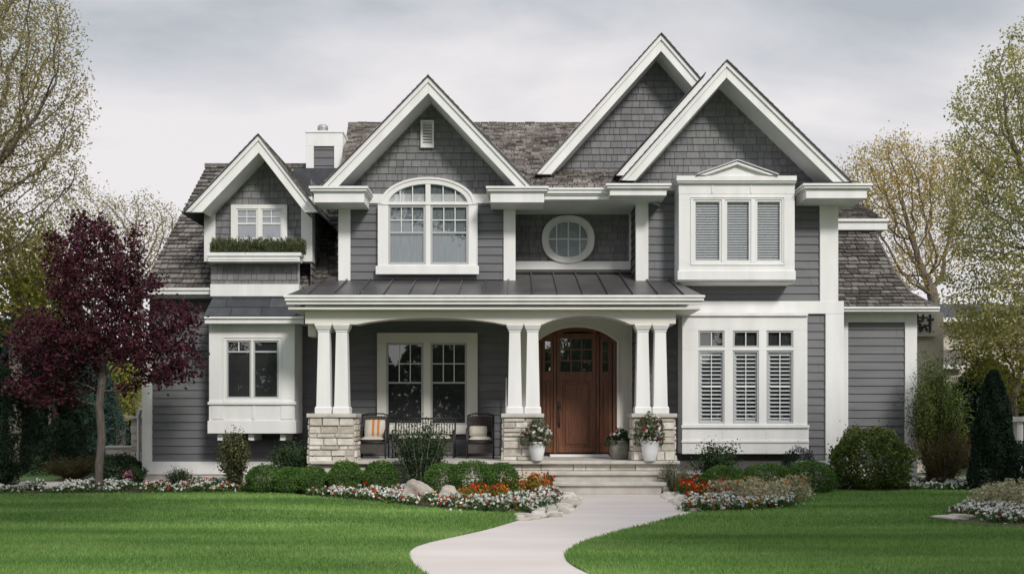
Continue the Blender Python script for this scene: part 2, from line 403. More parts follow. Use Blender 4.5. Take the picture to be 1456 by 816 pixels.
# ============================================================ ground
def flat(name, pts, z, m, kind='structure', inset=None):
    mb = MB(); mb.quad([(x, y, z) for x, y in pts]); o = mb.build(name, m); return tag(o, kind=kind)
def smooth(pts, n=6, closed=False):
    out = []; k = len(pts)
    rngk = range(k) if closed else range(k-1)
    for i in rngk:
        p0, p1, p2, p3 = (pts[(i-1) % k] if closed or i > 0 else pts[0]), pts[i], pts[(i+1) % k], (pts[(i+2) % k] if closed or i+2 < k else pts[-1])
        for j in range(n):
            t = j/n; t2 = t*t; t3 = t2*t
            out.append(tuple(.5*((2*p1[a])+(-p0[a]+p2[a])*t+(2*p0[a]-5*p1[a]+4*p2[a]-p3[a])*t2+(-p0[a]+3*p1[a]-3*p2[a]+p3[a])*t3) for a in range(2)))
    if not closed: out.append(tuple(pts[-1]))
    return out
LAWN = mat('lawn_soil', (.09, .17, .05), .95, (.14, .23, .07), 1.3, detail=8, bump=.6, bscale=80)
FARG = mat('far_grass', (.035, .06, .018), .95, (.06, .09, .03), .2, detail=6)
flat('ground', [(-400, -300), (400, -300), (400, 600), (-400, 600)], -.012, FARG)
flat('planting_bed_soil', [(-16, 15.2), (16, 15.2), (16, 26), (-16, 26)], -.006, MULCH)
# lawn edges, read off the photo's ground rows
pathL = smooth([GP(*p) for p in ((742, 738), (722, 744), (690, 753), (650, 762), (610, 771), (588, 779), (582, 790), (590, 805), (612, 822), (650, 850), (720, 900))], 8)
pathR = smooth([GP(*p) for p in ((985, 729), (950, 738), (915, 747), (870, 759), (830, 771), (808, 783), (804, 794), (818, 806), (850, 822), (890, 850), (950, 900))], 8)
lawnL_back = [GP(*p) for p in ((-160, 700), (0, 703), (200, 702), (380, 701), (440, 706), (520, 713), (600, 722), (690, 729), (735, 729), (749, 732))]
lawnL_back = smooth(lawnL_back, 5)
polyL = lawnL_back+pathL+[(-.3, 3), (-14, 3), (-14, 10)]
lawnR_back = smooth([GP(*p) for p in ((985, 729), (1040, 727), (1110, 723), (1142, 708), (1180, 698), (1280, 697), (1370, 698), (1500, 699), (1640, 700))], 5)
polyR = lawnR_back+[(15, 10), (15, 3), (1.9, 3)]+pathR[::-1][:-1]
flat('lawn', polyL, .004, LAWN); flat('lawn', polyR, .004, LAWN)
# curving front walk
pc = smooth([GP(*p) for p in ((786, 701), (800, 702), (822, 707), (824, 716), (806, 728), (775, 736), (742, 740))], 6)
pr = smooth([GP(*p) for p in ((946, 701), (946, 704), (958, 712), (972, 720), (982, 727), (985, 729))], 6)
walk = pc[:-1]+pathL+[(-.3, 3), (1.9, 3)]+pathR[::-1][:-1]+pr[::-1]
def inflate(side):
    return side
flat('front_walk', walk, .0, CONC)
jm = MB()
def walk_span(y, poly):
    xs = []
    for i in range(len(poly)):
        a, b = poly[i], poly[(i+1) % len(poly)]
        if (a[1]-y)*(b[1]-y) < 0: xs.append(a[0]+(b[0]-a[0])*(y-a[1])/(b[1]-a[1]))
    return sorted(xs)
def inpoly(x, y, poly):
    px_ = np.array([p[0] for p in poly]); py_ = np.array([p[1] for p in poly]); c = np.zeros(len(x), bool); j = len(poly)-1
    for i in range(len(poly)):
        m = ((py_[i] > y) != (py_[j] > y)) & (x < (px_[j]-px_[i])*(y-py_[i])/(py_[j]-py_[i]+1e-12)+px_[i]); c ^= m; j = i
    return c
flat('side_walk', [GP(18, 697), GP(100, 694), GP(98, 686), GP(30, 686)], .03, CONC)
flat('side_lawn', [GP(-60, 684), GP(75, 684), GP(110, 668), GP(70, 655), GP(-80, 655)], .002, LAWN)

# grass blades
gb = np.random.default_rng(3)
def grass(n, y0, y1, wd, ht, polys, name, label):
    y = (gb.random(n)*(1/y0-1/y1)+1/y1)**-1 if False else (y0+(y1-y0)*gb.random(n)**1.0)
    x = (gb.random(n)*2-1)*(.56*y+.4); k = np.zeros(n, bool)
    for p in polys: k |= inpoly(x, y, p)
    x, y = x[k], y[k]; n = len(x)
    h = ht*(.55+.75*gb.random(n)); a = gb.random(n)*math.pi; lx = gb.normal(size=n)*.35*h; ly = gb.normal(size=n)*.35*h
    b = np.stack([x, y, np.zeros(n)], 1); d = np.stack([np.cos(a), np.sin(a)*.6, np.zeros(n)], 1)*wd/2
    V = np.stack([b-d, b+d, b+np.stack([lx, ly, h], 1)], 1).reshape(-1, 3)
    var = np.clip(gb.random(n)*.8+.2*np.sin(x*.9+y*2.1+np.sin(x*.5)*2), 0, 1)
    o = mesh_np(name, [(V, 3, var, 0)], [GRASS]); tag(o, label, 'grass', kind='stuff')
GRASS = mat('grass_blade', (.62, .7, .62), .65, (1.45, 1.42, 1.35), .5, detail=4, stretch=(.4, 1.9, 1), var=[(.085, .185, .042), (.145, .265, .065), (.215, .33, .10), (.31, .4, .165)], transl=.3, spec=.25, ramp=(.3, .7))
grass(330000, 9.6, 14, .014, .05, [polyL], 'grass', 'mown green lawn grass left of the curving walk, near part') if False else None
for poly, side in ((polyL, 'left'), (polyR, 'right')):
    y = np.concatenate([9.3+4.7*gb.random(300000), 14+9*gb.random(260000)])
    x = (gb.random(len(y))*2-1)*(.55*y+.3); k = inpoly(x, y, poly); x, y = x[k], y[k]; n = len(x)
    h = .048*(.55+.75*gb.random(n)); a = gb.random(n)*math.pi; wd = np.where(y > 14, .022, .014)
    lx = gb.normal(size=n)*.4*h; ly = gb.normal(size=n)*.4*h
    b = np.stack([x, y, np.zeros(n)], 1); d = np.stack([np.cos(a), np.sin(a)*.6, np.zeros(n)], 1)*(wd/2)[:, None]
    V = np.stack([b-d, b+d, b+np.stack([lx, ly, h], 1)], 1).reshape(-1, 3)
    var = np.clip(gb.random(n)*.85+.12*np.sin(x*.6+y*2.6+np.sin(x*.5)*2), 0, 1)
    tag(mesh_np('grass', [(V, 3, var, 0)], [GRASS]), 'short mown grass of the lawn on the %s side of the curving walk' % side, 'grass', kind='stuff')
# cobble borders beside the walk
def cobbles(cpts, label):
    mb = MB(); poly = [GP(*p) for p in cpts]; xs = [p[0] for p in poly]; ys = [p[1] for p in poly]
    yy = min(ys)
    while yy < max(ys):
        hh = rnd.uniform(.13, .2); xx = min(xs)+rnd.uniform(-.1, 0)
        while xx < max(xs):
            ww = rnd.uniform(.16, .3); c = (xx+ww/2, yy+hh/2)
            if inpoly(np.array([c[0]]), np.array([c[1]]), poly)[0]:
                k = 8; ring_ = []
                for j in range(k):
                    t = 2*math.pi*j/k+.3; rr = (abs(math.cos(t))**4+abs(math.sin(t))**4)**-.25*rnd.uniform(.9, 1.05)
                    ring_.append((c[0]+math.cos(t)*rr*(ww/2-.012), c[1]+math.sin(t)*rr*(hh/2-.01)))
                zt = rnd.uniform(.035, .06); v = rnd.random(); rot = rnd.uniform(-.01, .01)
                mb.quad([(c[0]+(x-c[0])*.8, c[1]+(y-c[1])*.8, zt) for x, y in ring_], v)
                for j in range(k):
                    p, q = ring_[j], ring_[(j+1) % k]
                    p2, q2 = ((c[0]+(p[0]-c[0])*.8, c[1]+(p[1]-c[1])*.8), (c[0]+(q[0]-c[0])*.8, c[1]+(q[1]-c[1])*.8))
                    mb.quad([(*p, .02), (*q, .02), (*q2, zt), (*p2, zt)], v); mb.quad([(*p, -.01), (*q, -.01), (*q, .02), (*p, .02)], v)
            xx += ww
        yy += hh
    o = mb.build('cobble_border', STONE, smooth=False); tag(o, kind='structure')
cobbles([(735, 735), (760, 725), (790, 708), (812, 702), (823, 710), (820, 722), (800, 733), (770, 737), (740, 740)], '')
cobbles([(940, 698), (965, 698), (985, 706), (1004, 722), (996, 729), (980, 727), (962, 716), (945, 706)], '')

# ============================================================ house
H = thing('house', (0, 22.5, 0), 'large two storey grey shingled house with white trim, steep gables and an arched wooden door', 'house')
YC, YW, YR, YL, YP = 22.5, 22.5, 23.5, 23.2, 23.2      # centre block, right block, recess, left wing, porch wall
def gable(peak, fl, fr, Yf, Yw, Yb, hv, shake_base, lines=True, roofm=ROOF, wallx=None):
    P = (fx(peak[0], Yf), fz(peak[1], Yf)); A = (fx(fl[0], Yf), fz(fl[1], Yf)); B = (fx(fr[0], Yf), fz(fr[1], Yf))
    for E in (A, B):
        dz = P[1]-E[1]; dx = P[0]-E[0]; k = dz/dx                              # slope
        inn = (E[0]+hv/k, E[1])                                                 # inner lower corner at the foot height
        mb = MB().prism([E, P, (P[0], P[1]-hv), inn] if dx > 0 else [P, E, inn, (P[0], P[1]-hv)], Yf, Yf+.045)
        ex = .05 if dx > 0 else -.05
        mb.prism([(E[0]-ex*.2, E[1]), (P[0], P[1]+.0), (P[0], P[1]-.115), (E[0]+.115/k, E[1])], Yf-.035, Yf-.002)
        mb.build('rake_board', W, H, bevel=.006)
        mb = MB(); up = .03                                                   # roof slab
        mb.prism([(E[0]-ex, E[1]-abs(ex*k)+.004), (P[0], P[1]+.004), (P[0], P[1]+up), (E[0]-ex, E[1]-abs(ex*k)+up)], Yf-.07, Yb, mi=1)
        L_ = math.hypot(dx, dz); u = (0, 1, 0); v = (dx/L_, 0, dz/L_); n = (-v[2], 0, v[0]) if dx > 0 else (v[2]*1.0, 0, -v[0])
        n = Vector((-dz, 0, dx)) if dx > 0 else Vector((dz, 0, -dx)); n.normalize()
        clad(mb, [(Yf-.07, -.04), (Yb, -.04), (Yb, L_), (Yf-.07, L_)], (E[0]+n.x*up*.0, 0, E[1]+up+.002), u, v, n, .16, (.12, .3), .01, .012, .005, rowj=.05)
        mb.mi = [min(1, m) for m in mb.mi]
        mb.build('roof', [roofm, SLATE], H)
        mb = MB().prism([(inn[0], E[1]+.012), (P[0], P[1]-hv+.012), (P[0], P[1]-hv+.035), (inn[0], E[1]+.035)], Yf+.047, Yw)
        mb.build('soffit', W, H)
    k1 = (P[1]-A[1])/(P[0]-A[0]); k2 = (P[1]-B[1])/(B[0]-P[0]); zt = P[1]-hv+.012; z0 = shake_base
    poly = [(P[0]-(zt-z0)/k1, z0), (P[0]+(zt-z0)/k2, z0), (P[0], zt)]
    if wallx: poly = clip(clip(poly, -1, 0, -wallx[0]), 1, 0, wallx[1])
    wall_clad('gable_wall', poly, Yw, H, True)
    return P, A, B
def cornice(p0, p1, q0, q1, Yf, Yw, Yslope=None):
    x0, x1, z0, z1 = fx(p0, Yf), fx(p1, Yf), fz(q1, Yf), fz(q0, Yf)
    mb = MB().box(x0+.05, x1-.05, Yf, Yw, z0, z1-.13)
    for i, (d, a, b) in enumerate(((.0, .13, .10), (.045, .10, .05), (.075, .05, 0))): mb.box(x0+.05-d-.02, x1-.05+d+.02, Yf-d-.02, Yw, z1-a, z1-b)
    mb.build('cornice_return', W, H, bevel=.006)
    m2 = MB(); zt = z1+.21; y1 = Yw
    a = [(x0-.03, Yf-.05, z1+.005), (x1+.03, Yf-.05, z1+.005), (x1-.12, y1, zt), (x0+.12, y1, zt)]
    m2.quad(a); m2.quad([a[1], (a[1][0], y1, z1+.005), a[2]]); m2.quad([a[0], a[3], (a[0][0], y1, z1+.005)])
    m2.build('return_flashing', SLATE, H)

# main roof
def roofplane(name, pts, o, k, Y0, m, rowh=.15, wr=(.1, .3), t=.045, rows=None):
    """pts (X, Y) in plan on a plane rising with slope k from (Y0, o)"""
    s = math.sqrt(1+k*k); mb = MB()
    clad(mb, [(x, (y-Y0)*s) for x, y in pts], (0, Y0, o), (1, 0, 0), (0, 1/s, k/s), (0, -k/s, 1/s), rowh, wr, .02, t, .04, rowj=.15)
    return mb.build(name, [m, SHADE_FELT], H)
K1 = .55; E1Z = fz(272, 22.0); RY = 27.7; RZ = E1Z+K1*(RY-22)
roofplane('roof', [(-3.9, 23.0), (7.75, 23.0), (7.75, RY), (-4.55, RY), (-4.1, 23.9)], E1Z, K1, 22.0, ROOF, .14)
roofplane('roof', [(.3, 22.0), (2.5, 22.0), (2.5, 23.0), (.3, 23.0)], E1Z, K1, 22.0, ROOF, .14)
mb = MB(); mb.quad([(-4.5, RY, RZ), (7.75, RY, RZ), (7.75, 33, E1Z), (-4.6, 33, E1Z)]); mb.build('roof', SLATE, H)
rd = MB()
xx = -4.55
while xx < 7.7:
    l = rnd.uniform(.2, .32); z = RZ+rnd.uniform(.0, .02); v = rnd.random()
    rd.prism([(xx, z-.09), (xx+l-.01, z-.09), (xx+l-.01, z+.035), (xx, z+.035)], RY-.09, RY+.09, v); xx += l
rd.build('ridge_cap', ROOFD, H)
# end walls of the main body
mb = MB(); mb.quad([(-3.95, 22.6, 4.2), (-3.95, 32, 4.2), (-3.95, 32, 7), (-3.95, RY, RZ-.05), (-3.95, 23.6, E1Z+K1*1.6-.05), (-3.95, 22.6, 6.8)]); mb.build('wall', SID, H)
mb = MB(); mb.quad([(7.3, 22.6, 0), (7.3, 32, 0), (7.3, 32, 6.8), (7.3, RY, RZ-.05), (7.3, 22.6, 6.7)]); mb.build('wall', SID, H)
mb = MB(); mb.quad([(-8.1, 32, 0), (7.3, 32, 0), (7.3, 32, 7.2), (-8.1, 32, 7.2)]); mb.build('wall', SID, H)

# gables
gable((940, 50), (763, 248), (1108, 244), 22.7, 23.4, 29, .37, fz(252, 23.4)-.1)
gable((609, 110), (457, 267), (757, 267), 21.7, YC, 26.5, .35, fz(287, YC))
gable((1033, 88), (883, 257), (1208, 259), 21.7, YW, 27.5, .35, fz(275, YW), wallx=(fx(905, YW), fx(1185, YW)))
gable((368, 193), (264, 302), (452, 302), 22.1, 22.8, 26.2, .38, fz(300, 22.8)-.02, wallx=(fx(306, 22.8), fx(428, 22.8)))
# second rake behind the front right gable
x0, z0 = fx(876, 22.15), fz(250, 22.15); x1, z1 = fx(1003, 22.15), fz(107.5, 22.15)
MB().prism([(x0, z0), (x1, z1), (x1, z1-.19), (x0+.19, z0)], 22.12, 22.2).build('rake_board', W, H)
MB().prism([(x0-.03, z0), (x1, z1+.03), (x1, z1+.065), (x0-.03, z0+.045)], 22.08, 24.5).build('roof', SLATE, H)

# ---- centre block
zt = fz(285, YC); zb = fz(402, YC)
wall_clad('wall', rect(fx(481, YC), fx(732, YC), zb-.3, zt), YC, H)
side_clad('wall', rect(22.5, 24.5, zb-.3, 6.9), fx(481, YC), -1, H)
for a, b in ((481, 498), (716, 733)): MB().pbox(a, b, 283, 399, YC-.06, YC+.05).build('corner_board', W, H, bevel=.006)
MB().pbox(498, 716, 276, 289, YC-.04, YC-.002).build('frieze_board', W, H)
cornice(443, 521, 266, 288, 21.7, YC-.03); cornice(694, 777, 266, 288, 21.7, YC-.03)
MB().box(fx(498, YC), fx(716, YC), YC-.05, YC-.005, zb-.02, zb+.04).build('flashing', METAL, H)
# louvred vent
v = MB(); Yv = YC-.035
v.pbox(598, 617, 171, 174, Yv-.05, Yv); v.pbox(598, 617, 206, 210, Yv-.05, Yv); v.pbox(598, 601, 174, 206, Yv-.05, Yv); v.pbox(614, 617, 174, 206, Yv-.05, Yv)
vo = v.build('gable_vent', W, H)
s = MB(); zz0 = fz(206, Yv)
for i in range(8):
    z = zz0+i*.064; s.quad([(fx(601, Yv), Yv-.045, z), (fx(614, Yv), Yv-.045, z), (fx(614, Yv), Yv-.005, z+.05), (fx(601, Yv), Yv-.005, z+.05)])
    s.quad([(fx(601, Yv), Yv-.045, z-.012), (fx(614, Yv), Yv-.045, z-.012), (fx(614, Yv), Yv-.045, z), (fx(601, Yv), Yv-.045, z)])
s.build('louvre', W, vo)

# ---- windows
def frame_boxes(mb, outer, holes, Yf, Yb):
    """board with rectangular openings, outer/holes in photo units (p0, p1, q0, q1) at plane Yf"""
    ys = sorted({outer[2], outer[3]} | {h[2] for h in holes} | {h[3] for h in holes})
    for a, b in zip(ys[:-1], ys[1:]):
        hs = sorted([h for h in holes if h[2] <= a and h[3] >= b]); x = outer[0]
        for h in hs: mb.pbox(x, h[0], a, b, Yf, Yb); x = h[1]
        mb.pbox(x, outer[1], a, b, Yf, Yb)
def window(outer, sashes, Y, proud=.085, back=CURT, gl=GL, sashm=SASHW, sw=2.6, sill=None, label=None, depth=.03, trimm=W, lip=None, bars=None):
    """sashes: (p0,p1,q0,q1, cols, rows, grid_bottom_row or None, meeting_row or None)"""
    Yf = Y-proud; mb = MB(); frame_boxes(mb, outer, [s_[:4] for s_ in sashes], Yf, Y+.0)
    if lip:
        a, b, c, d = lip
        for q in ((a, b, c, c+1.2), (a, b, d-1.2, d), (a, a+1.2, c+1.2, d-1.2), (b-1.2, b, c+1.2, d-1.2)): mb.pbox(*q, Yf-.015, Yf-.001)
    wo = mb.build('window', trimm, H, bevel=.005)
    if label: wo['label'] = label
    sb, pb, gb_, bb = MB(), MB(), MB(), MB()
    Ys = Yf+.02
    for (p0, p1, q0, q1, nc, nr, gbt, mr) in sashes:
        for q in ((p0, p1, q0, q0+sw), (p0, p1, q1-sw, q1), (p0, p0+sw, q0+sw, q1-sw), (p1-sw, p1, q0+sw, q1-sw)): sb.pbox(*q, Ys, Y-.004)
        if mr: sb.pbox(p0+sw, p1-sw, mr-1.3, mr+1.3, Ys+.01, Y-.004)
        i0, i1, j0, j1 = p0+sw, p1-sw, q0+sw, (gbt or q1-sw)
        for i in range(1, nc): x = i0+(i1-i0)*i/nc; gb_.pbox(x-.65, x+.65, j0, j1, Ys+.012, Ys+.03)
        for j in range(1, nr+(1 if gbt and gbt != mr else 0)): yq = j0+(j1-j0)*j/nr; gb_.pbox(i0, i1, yq-.65, yq+.65, Ys+.010, Ys+.032)
        pb.quad([PT(i0, j1 if False else q1-sw, Ys+.035), PT(i1, q1-sw, Ys+.035), PT(i1, j0, Ys+.035), PT(i0, j0, Ys+.035)])
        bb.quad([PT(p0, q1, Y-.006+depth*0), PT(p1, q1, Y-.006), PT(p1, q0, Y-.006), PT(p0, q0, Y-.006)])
    sb.build('sash', sashm, wo, bevel=.004); pb.build('pane', gl, wo)
    if gb_.v: gb_.build('muntins', SASHW, wo)
    bb.build('room_lining' if back is DARKR else 'curtain', back, wo)
    if sill: MB().pbox(sill[0], sill[1], sill[2], sill[3], Yf-.05, Yf+.0).build('sill', trimm, wo, bevel=.008)
    return wo
# ground floor twin window in the porch
window((536, 679, 473, 606), [(549, 602, 487, 604, 3, 2, 544, 544), (612, 664, 487, 604, 3, 2, 544, 544)], YP-.03, .08, DARKR, GL, SASH, sw=3, sill=(533, 682, 606, 617), label='wide white framed twin window under the porch', trimm=CREAM, lip=(536, 679, 473, 606))
# arched twin window
aw = window((537, 679, 290, 378), [(552, 605, 292, 376, 3, 2, 331, 331), (612, 666, 292, 376, 3, 2, 331, 331)], YC-.03, .085, CURT, GL, SASH, sw=3, sill=(534, 681, 378, 390), label='white framed twin window with arched transoms over the porch roof', lip=(537, 679, 290, 378))
Yf = YC-.115; C_ = (608.5, 290)
def arc(rx, ry, n=28, c=C_, a0=180, a1=0, base=290): return [(fx(c[0]+rx*math.cos(R_(a0+(a1-a0)*i/n)), Yf), fz(base-ry*math.sin(R_(a0+(a1-a0)*i/n)), Yf)) for i in range(n+1)]
MB().ring(arc(64, 35.5), arc(56.5, 28.5), Yf, YC-.004).ring(arc(68, 38), arc(63.5, 35), Yf-.02, YC-.004).build('arch_trim', W, aw)
m1 = MB().pbox(605, 612, 262, 290, Yf, YC-.004); m1.pbox(552, 605, 287, 290, Yf, YC-.004); m1.pbox(612, 665, 287, 290, Yf, YC-.004); m1.build('transom_rail', W, aw)
a = arc(56.5, 28.5); MB().prism(a, YC-.03-.006, YC-.03).build('curtain', CURT, aw)
pg = MB(); pg.quad([(x, Yf+.05, z) for x, z in a]); pg.build('pane', GLS, aw)
mt = MB()
for x in (569, 586.5, 630, 647.5):
    yt = 290-28.5*math.sqrt(1-((x-608.5)/56.5)**2); mt.pbox(x-.7, x+.7, yt, 288, Yf+.03, Yf+.045)
mt.build('muntins', SASHW, aw)
# dormer window
window((328, 408, 291, 345), [(336, 366, 297, 340, 2, 2, 318, 318), (371, 401, 297, 340, 2, 2, 318, 318)], 22.77, .07, CURT, GLS, SASHW, sw=2.2, label='small white twin window in the left dormer')

# ---- left wing and dormer
wall_clad('wall', rect(fx(213, YL), fx(445, YL), fz(656, YL), 4.55), YL, H)
wall_clad('wall', rect(fx(445, YP), fx(895, YP), .5, 3.9), YP, H)
MB().pbox(202, 216, 462, 674, YL-.05, YL+.1).build('corner_board', W, H)
MB().pbox(216, 436, 656, 674, YL-.05, YL-.002).build('skirt_board', W, H)
MB().box(fx(204, YL), fx(436, YL), YL-.02, YL+.2, -.02, fz(674, YL)).build('foundation', CAPS, H)
EZ = 4.5; EY = 22.85; LRY = 26.63; LRZ = EZ+LRY-EY
roofplane('roof', [(-8.5, EY), (-3.93, EY), (-3.93, LRY), (-8.15, LRY)], EZ, 1.0, EY, ROOFD, .17)
mb = MB(); mb.quad([(-8.15, LRY, LRZ), (-3.93, LRY, LRZ), (-3.93, 30.5, EZ), (-8.5, 30.5, EZ)]); mb.quad([(-8.42, YL+.2, 0), (-8.42, 30, 0), (-8.42, 30, EZ), (-8.2, LRY, LRZ-.1), (-8.42, YL+.2, EZ)]); mb.build('roof', SLATE, H)
rd = MB(); xx = -8.2
while xx < -4: l = rnd.uniform(.2, .32); rd.prism([(xx, LRZ-.09), (xx+l-.01, LRZ-.09), (xx+l-.01, LRZ+.03), (xx, LRZ+.03)], LRY-.09, LRY+.09, rnd.random()); xx += l
rd.build('ridge_cap', ROOFD, H)
mb = MB(); gx0, gx1 = -8.6, fx(303, 22.8)
mb.box(gx0, gx1, EY-.13, EY, EZ-.15, EZ-.02); mb.box(gx0, gx1, EY-.16, EY-.13, EZ-.06, EZ); mb.build('gutter', W, H, bevel=.01)
MB().box(gx0+.1, fx(440, YL), EY, YL, EZ-.2, EZ-.15).build('soffit', W, H)
# dormer body
Yd = 22.8
wall_clad('wall', prect(306, 428, 300, 372, Yd), Yd, H, True)
for a, b in ((290, 306), (428, 444)): MB().pbox(a, b, 277 if a < 300 else 280, 372, Yd-.04, Yd+.3).build('corner_board', W, H, bevel=.006)
side_clad('wall', [(Yd, EZ), (Yd+.2, EZ), (25.5, 6.2), (25.5, 7), (Yd, 7)], fx(442, Yd), 1, H, True)
# box below the dormer
wall_clad('wall', prect(300, 424, 372, 408, Yd-.25), Yd-.25, H, True)
MB().pbox(301, 423, 362, 404, Yd-.245, Yd-.0).build('wall', W, H)
MB().pbox(299, 425, 404, 421, Yd-.28, Yd-.0).build('frieze_board', W, H)
# flower box
fb = MB(); Yb_ = 22.25
fb.pbox(294, 428, 359, 364, Yb_-.03, Yb_+.3); fb.pbox(296, 426, 364, 372, Yb_, Yb_+.3)
fb.pbox(298, 424, 366, 369, Yb_-.012, Yb_)
fbo = fb.build('flower_box', W, H, bevel=.008)
# little roof and the box bay of the left wing
Y0_, Y1_ = 22.15, 22.56
z0_, z1_ = fz(449, Y0_), fz(421, Y1_); k_ = (z1_-z0_)/(Y1_-Y0_)
roofplane('roof', [(fx(290, Y0_), Y0_), (fx(432, Y0_), Y0_), (fx(424, Y1_), Y1_), (fx(304, Y1_), Y1_)], z0_, k_, Y0_, SLATE, .3, (.6, 1.2), .015)
mb = MB(); mb.pbox(291, 432, 450, 460, 22.1, 22.2); mb.pbox(290, 433, 450, 453, 22.06, 22.1); mb.box(fx(296, 22.2), fx(428, 22.2), 22.2, YL, fz(458, 22.2), fz(451, 22.2)); mb.build('gutter', W, H, bevel=.008)
YB = 22.35
mb = MB(); mb.pbox(297, 419, 460, 470, YB, YL)
mb.pbox(297, 300, 470, 598, YB+.02, YL); mb.pbox(416, 419, 470, 598, YB+.02, YL); mb.pbox(297, 419, 574, 598, YB+.0, YL)
mb.pbox(295, 421, 571, 575, YB-.045, YB-.001); mb.pbox(295, 421, 598, 616, YB-.03, YL-.2)
for q in ((301, 318, 577, 596), (358, 362, 577, 596), (399, 417, 577, 596)): mb.pbox(*q, YB-.018, YB-.001)
for p in (313, 357, 402): mb.pbox(p-4, p+4, 616, 626, YB+.1, YL)
mb.build('window_bay', W, H, bevel=.006)
window((297.2, 418.8, 470, 571.5), [(322, 357, 484, 566, 2, 1, 500, 500), (360, 396, 484, 566, 1, 1, 500, 500)], YB+.07, .07, DARKR, GL, SASH, sw=2.2, label='white framed sliding window in the box bay of the left wing', lip=(317, 401, 479, 571))

# chimney
Yc_ = 25.3; ch = MB()
frame_boxes(ch, (435, 487, 189, 245), [(446, 475, 208, 245)], Yc_, Yc_+.06)
x0, x1 = fx(435, Yc_), fx(487, Yc_); zb_, zt_ = 7.3, fz(187, Yc_)
ch.box(x0, x0+.04, Yc_+.06, Yc_+1, zb_, fz(189, Yc_)); ch.box(x1-.04, x1, Yc_+.06, Yc_+1, zb_, fz(189, Yc_)); ch.box(x0+.04, x1-.04, Yc_+.96, Yc_+1, zb_, fz(189, Yc_))
ch.box(x0-.02, x1+.02, Yc_-.02, Yc_+1.02, fz(189, Yc_), fz(186, Yc_))
cho = ch.build('chimney', W, H, bevel=.006)
mb = MB(); clad(mb, prect(444, 477, 206, 247, Yc_+.05), (0, Yc_+.05, 0), (1, 0, 0), (0, 0, 1), (0, -1, 0), .2, (2, 3), .004, .02); mb.build('siding_panel', [SID, SHADE_FELT], cho)
c0 = (fx(459, Yc_+.5), Yc_+.5, zt_)
fl = MB().lathe(c0, [(0, .14), (.05, .15), (.05, .12), (.2, .12), (.2, .135), (.26, .135), (.3, .1)], 18)
for i in range(10):
    t = 2*math.pi*i/10; fl.box(c0[0]+math.cos(t)*.13-.008, c0[0]+math.cos(t)*.13+.008, c0[1]+math.sin(t)*.13-.008, c0[1]+math.sin(t)*.13+.008, c0[2]+.05, c0[2]+.24)
fl.build('flue_cap', GALV, cho, smooth=False)
MB().box(x0-.3, x1+.1, Yc_-.06, Yc_+.4, 7.0, fz(240, Yc_)).build('chimney_flashing', SLATE, cho)

# ---- recess with the oval window
wall_clad('wall', rect(.02, fx(905, YC)+.02, 4.8, fz(295, YR)), YR, H, True)
side_clad('wall', rect(YC, YR, 4.3, 6.7), fx(905, YC)+.01, -1, H)
MB().box(.04, 2.82, YR-.05, YR-.002, fz(305, YR), fz(289, YR)).build('frieze_board', CREAM, H)
MB().box(.04, 2.80, YR-.06, YR-.002, fz(384, YR), fz(372, YR)).build('frieze_board', W, H, bevel=.006)
MB().box(2.76, 2.81, YR-.08, YR-.002, fz(372, YR), fz(305, YR)).build('corner_board', W, H)
Yo = YR-.1; OC = (808, 340)
def oval(rx, ry, n=40): return [(fx(OC[0]+rx*math.cos(2*math.pi*i/n), Yo), fz(OC[1]-ry*math.sin(2*math.pi*i/n)*1, Yo)) for i in range(n)]
def soval(rx, ry, n=48, e=2.25): 
    o_ = []
    for i in range(n):
        c, s_ = math.cos(2*math.pi*i/n), math.sin(2*math.pi*i/n); r = (abs(c)**e+abs(s_)**e)**(-1/e); o_.append((fx(OC[0]+rx*r*c, Yo), fz(OC[1]-ry*r*s_, Yo)))
    return o_
ow = MB().ring(soval(37.5, 34), soval(29.5, 26.5), Yo, YR-.005, True).build('window', W, H, bevel=.006); ow['label'] = 'oval white framed window in the recess above the door'
MB().ring(soval(29.4, 26.4), soval(27.6, 24.8), Yo+.03, YR-.005, True).build('sash', SASHW, ow)
g = MB()
for x in (791.5, 808, 824.5): h_ = 25.6*math.sqrt(1-((x-808)/29)**2); g.pbox(x-1, x+1, 340-h_, 340+h_, Yo+.05, Yo+.065)
g.pbox(779.5, 836.5, 339, 341, Yo+.048, Yo+.067); g.build('muntins', SASHW, ow)
g = MB(); g.quad([(x, Yo+.07, z) for x, z in soval(28.5, 25.5)]); g.build('pane', GLS, ow)
g = MB(); g.quad([(x, YR-.03, z) for x, z in soval(29, 26)]); g.build('curtain', FROST, ow)
# eave over the recess
mb = MB(); Ye = 21.98
mb.pbox(772, 868, 267, 270, Ye-.1, Ye); mb.pbox(773, 867, 270, 275, Ye-.07, Ye); mb.pbox(773, 867, 275, 278, Ye-.03, Ye); mb.pbox(773, 867, 278, 284, Ye, Ye+.06); mb.build('gutter', W, H, bevel=.008)
MB().box(.0, 2.9, Ye+.06, YR, fz(284, Ye), fz(282, Ye)).build('soffit', W, H)
cornice(864, 951, 262, 278, 21.7, YW-.03)
cornice(1143, 1236, 262, 282, 21.7, YW+.3)

